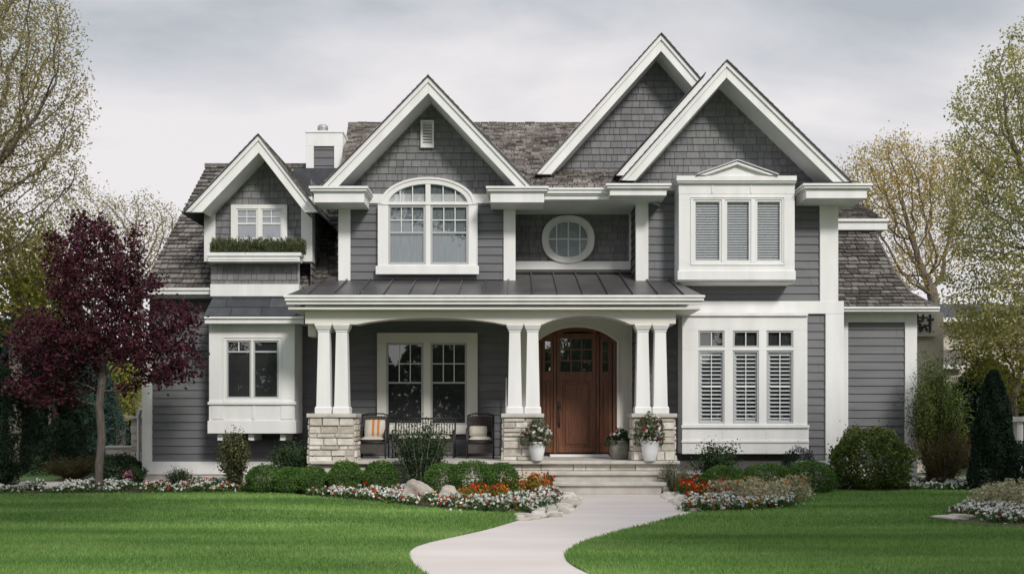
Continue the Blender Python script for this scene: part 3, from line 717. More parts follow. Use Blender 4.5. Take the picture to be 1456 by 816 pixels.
# ---- right block
wall_clad('wall', rect(fx(920, YW), fx(1187, YW), fz(429, YW), fz(275, YW)), YW, H)
wall_clad('wall', rect(fx(905, YW), fx(1187, YW), fz(657, YW), fz(446, YW)), YW, H)
side_clad('wall', rect(YW, YP, .5, 4.2), fx(905, YW)+.01, -1, H)
MB().pbox(904, 922, 283, 401, YW-.06, YW+.05).build('corner_board', W, H, bevel=.006)
MB().pbox(1166, 1192, 286, 430, YW-.06, YW+.1).build('corner_board', W, H, bevel=.006)
MB().pbox(1174, 1200, 446, 657, YW-.06, YW+.1).build('corner_board', W, H, bevel=.006)
MB().pbox(951, 964, 265, 271, YW-.05, YW-.002).build('frieze_board', W, H); MB().pbox(1131, 1146, 265, 271, YW-.05, YW-.002).build('frieze_board', W, H)
MB().pbox(955, 1200, 428, 446, YW-.065, YW-.002).build('belt_board', W, H, bevel=.006)
MB().pbox(958, 1204, 655, 674, YW-.07, YW-.002).build('skirt_board', W, H, bevel=.006)
MB().box(fx(905, YW), fx(1203, YW), YW-.03, YW+.2, -.02, fz(674, YW)).build('foundation', CAPS, H)
# small flood light
fl = MB(); Yq = YW-.05
fl.pbox(921, 927, 286, 290, Yq, Yq+.05); fl.quad([PT(925, 289, Yq-.05), PT(938, 293, Yq-.2), PT(938, 290, Yq-.2), PT(925, 286, Yq-.05)]); fl.quad([PT(925, 289, Yq-.05), PT(938, 293, Yq-.2), PT(935, 294, Yq-.05), PT(924, 291, Yq+.02)])
fl.build('flood_light', GALV, H)
# upper bay
YU = 21.9
mb = MB(); frame_boxes(mb, (965, 1130, 262, 276), [], YU, YW)
mb.pbox(965, 968, 276, 376, YU+.02, YW); mb.pbox(1127, 1130, 276, 376, YU+.02, YW); mb.pbox(965, 1130, 376, 400, YU, YW)
mb.pbox(962, 1133, 250, 257, YU-.1, YW); mb.pbox(963, 1132, 257, 260, YU-.07, YW); mb.pbox(964, 1131, 260, 262, YU-.035, YW)
mb.pbox(963.5, 1131.5, 385, 398, YU-.03, YU-.001); mb.pbox(966, 1129, 398, 402, YU+.05, YW)
for p in (1013, 1068): mb.pbox(p-1.2, p+1.2, 263, 275, YU-.012, YU-.001)
mb.build('window_bay', W, H, bevel=.008)
ped = MB(); Yq = YU-.08
ped.prism([(fx(1000, Yq), fz(250, Yq)), (fx(1048, Yq), fz(233, Yq)), (fx(1098, Yq), fz(250, Yq))], Yq+.03, YW); 
for (a, b) in (((992, 250), (1048, 230)), ((1104, 250), (1048, 230))):
    A_, B_ = (fx(a[0], Yq), fz(a[1], Yq)), (fx(b[0], Yq), fz(b[1], Yq)); ped.prism([A_, B_, (B_[0], B_[1]-.075), (A_[0], A_[1]-.0)] if 0 else [A_, B_, (B_[0], B_[1]-.07), (A_[0]+(.17 if a[0] < 1048 else -.17), A_[1])], Yq-.05, YW)
ped.build('pediment', W, H, bevel=.006)
pr_ = MB()
for (a, b) in (((990, 250), (1048, 229.4)), ((1106, 250), (1048, 229.4))):
    A_, B_ = (fx(a[0], Yq), fz(a[1], Yq)), (fx(b[0], Yq), fz(b[1], Yq)); pr_.prism([A_, B_, (B_[0], B_[1]+.025), (A_[0], A_[1]+.03)], Yq-.08, YW)
pr_.build('pediment_cap', GALV, H)
YUw = YU+.1
uw = window((965.2, 1129.8, 276.2, 376), [(986, 1026, 284, 373, 1, 1, None, None), (1031, 1068, 284, 373, 1, 1, None, None), (1074, 1112, 284, 373, 1, 1, None, None)], YUw, .1, CURT, GLS, SASHW, sw=3, label='white triple casement window in the upper bay', lip=(982, 1116, 280, 377))
# blinds just inside the glass
def slats(win_, rects, Y, pitch, tilt, m, name, hgt, gapc=False):
    mb = MB()
    for (p0, p1, q0, q1) in rects:
        q = q0
        while q < q1:
            x0, x1, z = fx(p0, Y), fx(p1, Y), fz(q, Y); mb.quad([(x0, Y-tilt, z-hgt), (x1, Y-tilt, z-hgt), (x1, Y, z), (x0, Y, z)]); q += pitch
    return mb.build(name, m, win_)
slats(uw, [(989, 1023, 288, 371), (1034, 1065, 288, 371), (1077, 1109, 288, 371)], YUw-.012, 3.6, .01, CURTW, 'blind', .036)
# lower bay
YV = 21.9
mb = MB(); mb.pbox(970, 1148, 447, 468, YV, YW); mb.pbox(967, 1149, 444.5, 449, YV-.05, YW)
mb.pbox(970, 973, 468, 606, YV+.02, YW); mb.pbox(1145, 1148, 468, 606, YV+.02, YW); mb.pbox(970, 1150, 606, 645, YV, YW)
mb.pbox(969, 1151, 604, 608, YV-.045, YV-.001); mb.pbox(969, 1150.5, 626, 629, YV-.025, YV-.001)
for p in (1028, 1090): mb.pbox(p-.5, p+.5, 608, 645, YV-.006, YV-.001)
mb.build('window_bay', W, H, bevel=.008)
YVw = YV+.1
sl = [(993, 1030), (1042, 1079), (1090, 1128)]
lw = window((970.2, 1147.8, 468, 604), [(a, b, 470, 494, 2, 1, None, None) for a, b in sl]+[(a, b, 498, 602, 1, 1, None, None) for a, b in sl], YVw, .1, DARKR, GL, SASH, sw=2.6, label='white triple window with louvred shutters in the lower right bay')
slats(lw, [(a+4, b-4, 504, 597) for a, b in sl], YVw-.012, 5.6, .035, CURTW, 'shutter', .028)
mb = MB()
for a, b in sl:
    for q in ((a+2.6, a+5, 500, 600), (b-5, b-2.6, 500, 600)): mb.pbox(*q, YVw-.02, YVw-.01)
    mb.pbox(a+5, b-5, 500, 503.5, YVw-.02, YVw-.01); mb.pbox(a+5, b-5, 548, 550.5, YVw-.055, YVw-.05); mb.pbox(a+5, b-5, 597, 600, YVw-.02, YVw-.01); mb.pbox((a+b)/2-.5, (a+b)/2+.5, 503, 598, YVw-.058, YVw-.052)
mb.build('shutter_frame', CURTW, lw)

# ---- garage wing on the right
YG = 23.0
wall_clad('wall', prect(1200, 1290, 457, 662, YG), YG, H)
MB().pbox(1196, 1206, 444, 660, YG-.05, YG-.002).build('corner_board', W, H); MB().pbox(1287, 1304, 444, 668, YG-.05, YG+.1).build('corner_board', W, H, bevel=.006)
MB().pbox(1206, 1287, 444, 458, YG-.045, YG-.002).build('frieze_board', W, H); MB().pbox(1196, 1304, 658, 676, YG-.06, YG-.051+.05).build('skirt_board', W, H)
MB().box(fx(1200, YG), fx(1302, YG), YG-.02, YG+.2, -.02, fz(676, YG)).build('foundation', CAPS, H)
mb = MB(); mb.box(fx(1303, YG), fx(1303, YG)+.03, YG+.1, 29, 0, 4.1); mb.build('wall', SID, H)
def strip(name, e0, e1, m):     # e = ((p_left, q, Y), (p_right, q, Y)) lower and upper edges of one roof facet
    A_, B_ = PT(*e0[0]), PT(*e0[1]); C2, D2 = PT(*e1[1]), PT(*e1[0]); v_ = Vector((0, D2.y-A_.y, D2.z-A_.z)); l = v_.length; v_.normalize(); n_ = Vector((1, 0, 0)).cross(v_)
    mb = MB(); clad(mb, [(A_.x, 0), (B_.x, 0), (C2.x, l), (D2.x, l)], (0, A_.y, A_.z), (1, 0, 0), v_, n_, .15, (.14, .34), .02, .045, .04, rowj=.12); return mb.build(name, [m, SHADE_FELT], H)
ed = [(1184, 1334, 437, 22.65), (1184, 1295, 418, 23.1), (1184, 1272, 388, 23.65), (1184, 1254, 353, 24.3), (1184, 1239, 324, 24.85)]
for a, b in zip(ed[:-1], ed[1:]): strip('roof', ((a[0], a[2], a[3]), (a[1], a[2], a[3])), ((b[0], b[2], b[3]), (b[1], b[2], b[3])), ROOFD)
mb = MB()
for a, b in zip(ed[:-1], ed[1:]):
    A_, B_ = PT(a[1], a[2], a[3]), PT(b[1], b[2], b[3]); mb.quad([A_, (A_.x+.0, 30, A_.z), (B_.x, 30, B_.z), B_])
mb.build('roof', SLATE, H)
hc = MB(); hp_ = [PT(a[1], a[2], a[3]) for a in ed]; hc.tube(hp_, .045, 6); hc.build('hip_cap', ROOFD, H)
mb = MB(); mb.pbox(1186, 1337, 436, 439, 22.5, 22.62); mb.pbox(1186, 1336, 439, 443, 22.54, 22.62); mb.box(fx(1186, 22.6), fx(1330, 22.6), 22.62, YG, fz(443, 22.6), fz(441, 22.6)); mb.build('gutter', W, H, bevel=.01)
# upper rear block peeping out
Yk = 25.0
mb = MB(); mb.pbox(1184, 1262, 313, 327, Yk-.4, Yk+3); mb.pbox(1184, 1264, 311, 315, Yk-.45, Yk+3); mb.build('gutter', W, H, bevel=.01)
MB().pbox(1186, 1238, 327, 440, Yk+.1, Yk+3).build('wall', W, H)
strip('roof', ((1180, 312, Yk-.4), (1256, 312, Yk-.4)), ((1180, 287, Yk+.9), (1216, 287, Yk+.9)), ROOFD)
A_, B_, C2 = PT(1256, 312, Yk-.4), PT(1216, 287, Yk+.9), None
mb = MB(); mb.quad([A_, (A_.x, 29, A_.z), (B_.x, 29, B_.z), B_]); mb.build('roof', SLATE, H)

# ---- porch
YE = 20.6; PS = .3; EZp = fz(420, YE)
X0, X1 = fx(406, YE), fx(1000, YE)
rz = lambda y: EZp+PS*(y-YE)
mb = MB()
mb.quad([(X0, YE, EZp), (X1, YE, EZp), (X1-.3, YC+.02, rz(YC+.02)), (X0+.4, YC+.02, rz(YC+.02))])
mb.quad([(.03, YC+.02, rz(YC+.02)), (2.83, YC+.02, rz(YC+.02)), (2.83, YR, rz(YR)), (.03, YR, rz(YR))])
mb.quad([(X0, YE, EZp), (X0+.4, YC+.02, rz(YC+.02)), (X0+.4, YL, rz(YC)), (X0, YL, EZp)])
mb.quad([(X1, YE, EZp), (X1, YC, EZp), (X1-.3, YC, rz(YC))])
mb.quad([(X0, YE, EZp-.01), (X0, YL, EZp-.01), (X1, YL, EZp-.01), (X1, YE, EZp-.01)])
pro = mb.build('porch_roof', METAL, H)
sm = MB(); x = X0+.45
while x < X1-.1:
    yt = YR if .1 < x < 2.75 else YC
    if x > X1-.35: yt = YC-.5
    for y0, y1 in ((YE, yt),):
        sm.quad([(x-.014, y0, rz(y0)), (x-.014, y0, rz(y0)+.045), (x-.014, y1, rz(y1)+.045), (x-.014, y1, rz(y1))]); sm.quad([(x+.014, y0, rz(y0)), (x+.014, y1, rz(y1)), (x+.014, y1, rz(y1)+.045), (x+.014, y0, rz(y0)+.045)])
        sm.quad([(x-.014, y0, rz(y0)+.045), (x+.014, y0, rz(y0)+.045), (x+.014, y1, rz(y1)+.045), (x-.014, y1, rz(y1)+.045)]); sm.quad([(x-.014, y0, rz(y0)), (x+.014, y0, rz(y0)), (x+.014, y0, rz(y0)+.045), (x-.014, y0, rz(y0)+.045)])
    x += .52
sm.build('standing_seam', METAL, pro)
MB().box(.03, 2.8, YR-.1, YR-.062, rz(YR), rz(YR)+.06).box(X0+.5, fx(481, YC), YC+.1, YC+.12, rz(YC), rz(YC)+.1).build('flashing', METAL, pro)
mb = MB(); mb.box(X0-.02, X1+.02, YE-.11, YE-.01, EZp-.055, EZp-.005); mb.box(X0, X1, YE-.085, YE-.01, EZp-.12, EZp-.055); mb.box(X0+.02, X1-.02, YE-.04, YE+.02, EZp-.19, EZp-.12); mb.build('gutter', W, H, bevel=.01)
MB().box(X0+.05, X1-.05, YE+.02, YP, 3.79, 3.83).build('porch_ceiling', CREAM, H)
YBm = 20.85
def beam_bottom():
    pts = []
    def a_(p0, p1, q, rise):
        for i in range(17):
            t = i/16; pts.append((p0+(p1-p0)*t, q-rise*math.sin(math.pi*t)**.75))
    pts.append((434, 460)); a_(508, 716, 461, 9.5); a_(772, 896, 461, 13); pts.append((961, 460)); return pts
bt = beam_bottom(); zt_ = 3.92
ou = [(fx(p, YBm), zt_) for p, q in bt]; inn = [(fx(p, YBm), fz(q, YBm)) for p, q in bt]
mb = MB().ring(ou, inn, YBm, YBm+.32); mb.build('porch_beam', CREAM, H)
MB().box(fx(434, YBm), fx(434, YBm)+.25, YBm+.33, YP, fz(460, YBm), 3.785).build('porch_beam', CREAM, H); MB().box(fx(940, YBm), fx(961, YBm), YBm+.33, YW, fz(460, YBm), 3.785).build('porch_beam', CREAM, H); MB().pbox(438, 449, 461, 478, YBm+.6, YBm+1.0).build('bracket', CREAM, H)
def column(pc):
    cx_ = fx(pc, YBm); cy_ = YBm+.16; mb = MB(); zb_, zt__ = 1.635, fz(460.5, YBm)
    def sq(w0, w1, z0, z1):
        n = len(mb.v)
        for w_, z in ((w0, z0), (w1, z1)): mb.v += [(cx_-w_, cy_-w_, z), (cx_+w_, cy_-w_, z), (cx_+w_, cy_+w_, z), (cx_-w_, cy_+w_, z)]
        for q in ((0, 1, 5, 4), (1, 2, 6, 5), (2, 3, 7, 6), (3, 0, 4, 7), (4, 5, 6, 7), (3, 2, 1, 0)): mb.f.append(tuple(n+i for i in q)); mb.var.append(.5); mb.mi.append(0)
    sq(.175, .175, zb_, zb_+.12); sq(.175, .155, zb_+.12, zb_+.15); sq(.148, .116, zb_+.15, zt__-.12); sq(.13, .13, zt__-.16, zt__-.13); sq(.14, .175, zt__-.12, zt__-.04); sq(.178, .178, zt__-.04, zt__)
    mb.build('column', W, H, bevel=.008)
for p in (459.5, 485, 732, 757.5, 914.5, 939.5): column(p)
def pier(p0, p1, zb_):
    x0, x1 = fx(p0, 20.95), fx(p1, 20.95); y0, y1 = 20.87, 21.55; zt__ = 1.55
    mb = MB()
    def face(o, u, n, wdt):
        z = zb_
        while z < zt__-.02:
            h = min(rnd.choice((.09, .13, .16, .2)), zt__-z)
            if zt__-z-h < .06: h = zt__-z
            s_ = 0
            while s_ < wdt-.001:
                l = rnd.uniform(.16, .5)
                if wdt-s_-l < .12: l = wdt-s_
                d = rnd.uniform(.012, .045); g_ = .007; o_, u_, n_ = Vector(o), Vector(u), Vector(n); P = lambda a, b, c: o_+u_*a+Vector((0, 0, b))+n_*c
                a0, a1, b0, b1 = s_+g_, s_+l-g_, z-zb_+g_, z-zb_+h-g_; c_ = .012; v = rnd.random()
                jj = [rnd.uniform(-.008, .008) for _ in range(8)]
                f = [P(a0+c_, b0+c_, d+jj[0]), P(a1-c_, b0+c_, d+jj[1]), P(a1-c_, b1-c_, d+jj[2]), P(a0+c_, b1-c_, d+jj[3])]; b = [P(a0, b0, -.01), P(a1, b0, -.01), P(a1, b1, -.01), P(a0, b1, -.01)]
                mb.quad(f, v)
                for i in range(4): k = (i+1) % 4; mb.quad([b[i], b[k], f[k], f[i]], v)
                s_ += l
            z += h
    face((x0, y0, zb_), (1, 0, 0), (0, -1, 0), x1-x0); face((x0, y1, zb_), (0, -1, 0), (-1, 0, 0), y1-y0); face((x1, y0, zb_), (0, 1, 0), (1, 0, 0), y1-y0)
    mb.box(x0, x1, y0, y1, zb_, zt__, mi=1)
    o = mb.build('stone_pier', [STONE, MORTAR], H)
    # slight batter
    cxm = (x0+x1)/2
    for v in o.data.vertices: t = (zt__-v.co.z); v.co.x = cxm+(v.co.x-cxm)*(1+.035*t); 
    MB().box(x0-.05, x1+.05, y0-.07, y1+.05, zt__+.001, 1.634).build('pier_cap', CAPS, o, bevel=.012)
pier(441, 504, .0); pier(716, 770, .645); pier(900, 958, .645)
mb = MB(); mb.box(-4.2, 3.5, 20.72, YP, .58, .645); mb.build('porch_floor', CAPS, H, bevel=.01)
sv = MB(); 
def stonerow(mb, x0, x1, y, z0, z1):
    z = z0
    while z < z1-.02:
        h = min(rnd.choice((.12, .16)), z1-z); x = x0
        while x < x1-.001:
            l = rnd.uniform(.25, .7); l = x1-x if x1-x-l < .15 else l
            mb.box(x+.005, x+l-.005, y-rnd.uniform(.0, .02), y+.1, z+.005, z+h-.005, var=rnd.random()); x += l
        z += h
stonerow(sv, -4.15, 3.45, 20.84, 0, .58); sv.box(-4.1, 3.4, 20.95, YP, 0, .575, mi=1); sv.build('porch_foundation', [STONE, MORTAR], H, bevel=.01)
for (p0, p1, Ya, zt__, zb_) in ((780, 942, 20.42, .44, .2), (786, 948, 20.13, .24, 0)):
    x0, x1 = fx(p0, Ya), fx(p1, Ya); mb = MB(); mb.box(x0+.1, x1-.1, Ya+.06, Ya+.099, zb_+.001, zt__-.076); mb.box(x0+.11, x1-.11, Ya+.1, 20.95, 0, zt__-.08, mi=1)
    so = mb.build('step', [CAPS, MORTAR], H, bevel=.008); MB().box(x0, x1, Ya, 20.93, zt__-.074, zt__).build('tread', CAPS, so, bevel=.014)

# ---- arched door
YD = YP-.03
def pw(p, q, Y): return (fx(p, Y), fz(q, Y))
def archpts(p0, p1, qb, qs, qt, Y, n=24):      # from lower left over the arch to lower right
    pts = [pw(p0, qb, Y)]
    for i in range(n+1):
        t = i/n; p = p0+(p1-p0)*t; u_ = 2*t-1; pts.append(pw(p, qs-(qs-qt)*(1-abs(u_)**2.3), Y))
    pts.append(pw(p1, qb, Y)); return pts
Ys_ = YD-.12
sur = MB().ring(archpts(757, 893, 655, 478, 452, Ys_), archpts(764, 877, 655, 486, 465.5, Ys_), Ys_, YD+.02)
sur.ring(archpts(761, 881, 655, 484, 461, Ys_), archpts(764, 877, 655, 486, 465.5, Ys_), Ys_-.03, Ys_-.001)
sur.prism([pw(754, 440, Ys_), pw(757, 478, Ys_), pw(757, 655, Ys_), pw(740, 655, Ys_), pw(740, 440, Ys_)][::-1], Ys_+.01, YD+.01)
ap = archpts(757, 893, 478, 478, 452, Ys_)[1:-1]
sur.ring([(x, fz(440, Ys_)) for x, z in ap], ap, Ys_+.012, YD+.01)
sur.pbox(893, 899, 440, 655, Ys_+.01, YD); sur.build('door_surround', CREAM, H)
door = MB()
ar = archpts(765, 876, 646, 486, 466, YD-.04); door.ring(ar, archpts(770, 871, 646, 488, 471, YD-.04), YD-.1, YD)
door.pbox(787, 791, 470, 644, YD-.1, YD); door.pbox(848, 852, 470, 644, YD-.1, YD)
dro = door.build('front_door', WOOD, H, bevel=.008); dro['label'] = 'arched reddish brown wooden front door with glazed sidelights'
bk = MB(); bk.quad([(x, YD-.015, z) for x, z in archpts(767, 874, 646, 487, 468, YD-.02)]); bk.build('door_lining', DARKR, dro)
lf = MB(); Yl = YD-.075
frame_boxes(lf, (791.5, 847.5, 474, 643), [(797, 842, 481, 528), (800, 839, 541, 636)], Yl, Yl+.05)
for a, b, hs in ((771, 786.5, [(775, 783, 485, 528), (775, 783, 541, 636)]), (852.5, 870, [(857, 865, 485, 528), (857, 865, 541, 636)])): frame_boxes(lf, (a, b, 474 if 0 else 478, 643), hs, Yl+.01, Yl+.05)
lf.build('door_leaf', WOOD, dro, bevel=.006)
pn = MB()
pn.pbox(800, 839, 541, 636, Yl+.035, Yl+.048); pn.pbox(804, 835, 546, 631, Yl+.015, Yl+.034)
for a in (775, 857): pn.pbox(a, a+8, 541, 636, Yl+.035, Yl+.048); pn.pbox(a+2, a+6, 545, 632, Yl+.02, Yl+.034)
pn.build('door_panel', WOOD, dro, bevel=.006)
mt = MB()
for x in (812, 827): mt.pbox(x-.9, x+.9, 481, 528, Yl+.01, Yl+.04)
for y in (496.5, 512.5): mt.pbox(797, 842, y-.9, y+.9, Yl+.008, Yl+.042)
for a in (775, 857):
    for y in (499, 514): mt.pbox(a, a+8, y-.8, y+.8, Yl+.02, Yl+.045)
mt.build('muntins', WOOD, dro)
gp = MB(); 
for a, b in ((797, 842), (775, 783), (857, 865)): gp.quad([PT(a, 528, Yl+.046), PT(b, 528, Yl+.046), PT(b, 481, Yl+.046), PT(a, 481, Yl+.046)])
gp.build('pane', GLS, dro)
hd = MB(); Yh = Yl-.05
hd.tube([PT(795, 577, Yl-.005), PT(795, 578, Yh), PT(795, 590, Yh-.015), PT(795, 602, Yh), PT(795, 604, Yl-.005)], .014, 8); hd.pbox(793, 797, 572, 582, Yl-.012, Yl-.001); hd.pbox(793.4, 796.6, 600, 608, Yl-.012, Yl-.001)
hd.build('handle', BLK, dro, smooth=True)
MB().pbox(782, 866, 646, 654, YD-.35, YD-.01).build('threshold', W, H, bevel=.01)

# ============================================================ shrubs and flowers
def shrub(name, px0, px1, q0, q1, Y, label, leaf, n=5000, size=.035, group=None, kind='ball', asp=.6, stems=None, cat='shrub', depth=None, g=None, base_z=0.0):
    g = g or np.random.default_rng(int(px0*7+q0))
    cxx = fx((px0+px1)/2, Y); rx = (px1-px0)/2*Y/F; zt = fz(q0, Y); h = zt-base_z; ry = depth or rx
    r = thing(name, (cxx, Y, base_z), label, cat, group)
    if kind == 'ball':
        d = g.normal(size=(n, 3)); d /= np.linalg.norm(d, axis=1)[:, None]
        d = np.sign(d)*np.abs(d)**.85; d /= np.linalg.norm(d, axis=1)[:, None]**.75
        am = 1 if name == 'boxwood' else 2.3; rr = 1-.22*g.random(n)**1.6+.10*am*(g.random(n) > .96)*g.random(n); ph = g.random()*6; lump = 1+am*.04*np.sin(d[:, 0]*11+ph)*np.sin(d[:, 1]*10+ph)*np.sin(d[:, 2]*9+ph)+am*.05*np.sin(d[:, 0]*7+g.random()*6)*np.sin(d[:, 1]*6+g.random()*6)+.04*np.sin(d[:, 2]*9)
        C = np.array([cxx, Y, base_z+h*.47])+d*(rr*lump)[:, None]*np.array([rx, ry, h*.53]); C[:, 2] = np.maximum(C[:, 2], base_z+.02)
    elif kind == 'cone':
        t = g.random(n)**.8; rad = (1-t)**.5*(.75+.3*g.random(n)**.5); a = g.random(n)*2*math.pi; lump = 1+.12*np.sin(a*5+t*14)
        C = np.stack([cxx+np.cos(a)*rad*rx*lump, Y+np.sin(a)*rad*ry*lump, base_z+.03+t*h], 1)
    else:                                                # loose: leaf sprays on stems
        k = stems or 16; sp = []; st = MB()
        for i in range(k):
            a = g.random()*2*math.pi; ro = (.25+.75*g.random()**.7); top = np.array([cxx+math.cos(a)*rx*ro, Y+math.sin(a)*ry*ro, base_z+h*(1-.35*ro**2)*(.75+.28*g.random())])
            b0 = np.array([cxx+math.cos(a)*rx*.12, Y+math.sin(a)*ry*.12, base_z]); pts = []
            for j in range(7): t = j/6; pts.append(b0+(top-b0)*np.array([t**1.25, t**1.25, t])+g.normal(size=3)*.012)
            st.tube([tuple(p) for p in pts], [.011*(1-.75*j/6)*(1+h*.4) for j in range(7)], 4, cap=False)
            m = n//k; t = g.random(m)**.75*.92+.08
            P = b0+(top-b0)*np.stack([t**1.25, t**1.25, t], 1)+g.normal(size=(m, 3))*(np.array([rx, ry, h*.45])*.13*(.45+t[:, None])); sp.append(P)
        C = np.concatenate(sp); C[:, 2] = np.maximum(C[:, 2], base_z+.02); n = len(C)
        st.build('stem', BARK, r)
    if kind != 'loose':
        st = MB()
        for i in range(5): a = i*1.26; st.tube([(cxx+.02*math.cos(a), Y+.02*math.sin(a), base_z), (cxx+rx*.35*math.cos(a), Y+ry*.35*math.sin(a), base_z+h*.55)], [.014, .006], 4)
        st.build('stem', BARK, r)
    cell = np.sin(C[:, 0]*9+1)*np.sin(C[:, 1]*8)*np.sin(C[:, 2]*9)
    var = np.clip(g.random(n)+cell*.22, 0, 1); V = leaf_arrays(C, size, asp, var, .5, g)
    mesh_np('foliage', [(V[0], 4, var, 0)], [leaf], r); return r
GB = 'clipped round boxwoods in the front bed'
for (a, b, q0, Y, lb) in (
    (350, 402, 661, 20.5, 'clipped round boxwood at the left end of the hedge row, under the box bay'),
    (388, 436, 664, 20.45, 'clipped round boxwood second from the left, squeezed between two others'),
    (420, 467, 663, 20.45, 'clipped round boxwood in front of the left stone pier'),
    (466, 516, 655, 20.4, 'clipped round boxwood just right of the left stone pier'),
    (515, 567, 655, 20.4, 'clipped round boxwood in front of the cushioned porch armchair'),
    (603, 658, 658, 19.75, 'clipped round boxwood right of the pale boulders, leftmost of its clump'),
    (638, 706, 655, 19.35, 'largest clipped round boxwood, in the middle of the clump left of the steps'),
    (688, 738, 658, 19.8, 'clipped round boxwood nearest the left side of the steps'),
    (994, 1064, 662, 20.1, 'clipped boxwood mound under the left half of the louvred bay window'),
    (1052, 1128, 659, 20.3, 'clipped boxwood mound under the middle of the louvred bay window'),
    (1116, 1187, 655, 20.4, 'dark clipped boxwood mound under the right edge of the louvred bay window')):
    shrub('boxwood', a, b, q0, 0, Y, lb, LM_BX, 8500, .034, GB, depth=.42)
shrub('yew_bush', 235, 273, 664, 0, 21.6, 'small spiky green bush by the white skirt board of the left wing', LM_SH, 3000, .05, kind='loose', asp=.25, stems=40, cat='bush')
shrub('variegated_shrub', 310, 360, 613, 0, 21.4, 'tall narrow shrub with pale tipped leaves below the box bay', LM_VA, 7000, .05, kind='loose', stems=26)
shrub('dark_green_shrub', 384, 455, 622, 0, 21.3, 'loose dark green shrub left of the left stone pier', LM_SH, 9000, .05, kind='loose', stems=34)
shrub('porch_front_shrub', 556, 640, 588, 0, 20.45, 'tall loose airy shrub in front of the porch bench', LM_SH, 6500, .05, kind='loose', stems=26, depth=.35)
shrub('grey_green_shrub', 934, 982, 655, 0, 20.3, 'small feathery grey green shrub beside the right side of the steps', LM_HB, 3600, .04, kind='loose', stems=30, asp=.3, depth=.3)
shrub('spreading_shrub', 982, 1056, 622, 0, 21.0, 'spreading dark shrub under the left corner of the louvred bay', LM_SH, 5200, .05, kind='loose', stems=24, depth=.35)
shrub('dwarf_pine', 1112, 1160, 636, 0, 21.1, 'small round dark pine behind the right boxwoods', LM_DK, 5000, .05, asp=.25, depth=.4)
shrub('round_shrub', 1183, 1290, 609, 0, 21.3, 'large rounded leafy shrub in front of the garage wing', LM_RS, 14000, .06, asp=.65)
shrub('wispy_shrub', 1290, 1372, 508, 0, 22.3, 'tall wispy shrub with yellow green tops and brown stems at the garage corner', LM_RS, 30000, .055, kind='loose', stems=34, depth=.5, asp=.4)
shrub('brown_stem_bush', 1300, 1385, 602, 0, 22.0, 'bushy brown stemmed thicket at the foot of the wispy shrub', LM_BR, 14000, .05, kind='loose', stems=60, depth=.4, asp=.3, cat='bush')
shrub('dark_conifer', 1380, 1446, 528, 0, 20.9, 'dark conical evergreen at the right edge of the lawn', LM_DK, 26000, .07, kind='cone', asp=.35, cat='conifer')
shrub('low_conifer', 1425, 1500, 630, 0, 20.6, 'low dark evergreen mound beside the conical evergreen', LM_DK, 12000, .06, asp=.35, cat='conifer')
shrub('dark_evergreen', -70, 40, 520, 0, 21.5, 'dark dense evergreen at the far left edge of the lawn', LM_DK, 26000, .07, kind='ball', asp=.35, cat='conifer')
shrub('bronze_bush', 66, 142, 645, 0, 24.5, 'bronze and olive bush left of the plum tree trunk', LM_BR, 7000, .05, kind='loose', stems=50, asp=.3, cat='bush')
shrub('low_green_bush', 138, 202, 646, 0, 23.2, 'low dark green bush behind the plum tree trunk', LM_SH, 7000, .05, kind='ball', cat='bush')
shrub('hydrangea_bush', 176, 212, 664, 0, 22.3, 'small bush with a pink flower head at the left house corner', LM_SH, 2200, .05, kind='loose', stems=14, cat='bush')

def bed(name, region, n, label, cols, h=.14, lsz=.045, psz=.05, cat='flowers', leafm=LM_BD, frac=.085, seed=1, plume=False):
    """low planting: leaf mound with blossoms on top; region = photo polygon on the ground; cols = blossom materials with shares"""
    g = np.random.default_rng(seed); poly = [GP(*p) for p in region]; xs = [p[0] for p in poly]; ys = [p[1] for p in poly]
    def pts(m):
        o_ = np.zeros((0, 2))
        while len(o_) < m:
            x = g.uniform(min(xs), max(xs), m*3); y = g.uniform(min(ys), max(ys), m*3); k = inpoly(x, y, poly); o_ = np.concatenate([o_, np.stack([x[k], y[k]], 1)])
        return o_[:m]
    cen = pts(max(6, int(n/90))); dens = g.uniform(.6, 1.3, len(cen))
    def place(m, top):
        i = g.integers(0, len(cen), m); r = .13; d = g.normal(size=(m, 2))*r*.62; rr = np.clip((d**2).sum(1)/(r*2)**2, 0, 1)
        z = h*dens[i]*(1-rr*1.1)*(1 if top else g.random(m)**.6); z = np.clip(z, .015, None)+(g.random(m)*.015 if top else 0)
        return np.stack([cen[i, 0]+d[:, 0], cen[i, 1]+d[:, 1]*.9, z], 1), i
    C, i = place(n, False); var = np.clip(g.random(n), 0, 1); parts = [(leaf_arrays(C, lsz, .6, var, .5, g)[0], 4, var, 0)]; mats = [leafm]
    tot = int(n*frac)
    for k, (mm, sh) in enumerate(cols):
        m = int(tot*sh); C, i = place(m, True); nb = 3
        C3 = np.repeat(C, nb, 0)+g.normal(size=(m*nb, 3))*psz*.16; var = np.clip(g.random(m*nb), 0, 1)
        parts.append((leaf_arrays(C3, psz, .85, var, .9, g)[0], 4, var, k+1)); mats.append(mm)
    return tag(mesh_np(name, parts, mats), label, cat, kind='stuff')
bed('white_flowers', [(-60, 704), (-60, 697), (60, 694), (62, 702)], 2600, 'white bedding flowers at the far left edge of the lawn', [(PWH, 1)], seed=2, h=.15)
bed('white_flowers', [(66, 702), (75, 697), (120, 688), (180, 689), (186, 701)], 5000, 'white bedding flowers around the foot of the plum tree', [(PWH, 1)], seed=3, h=.15)
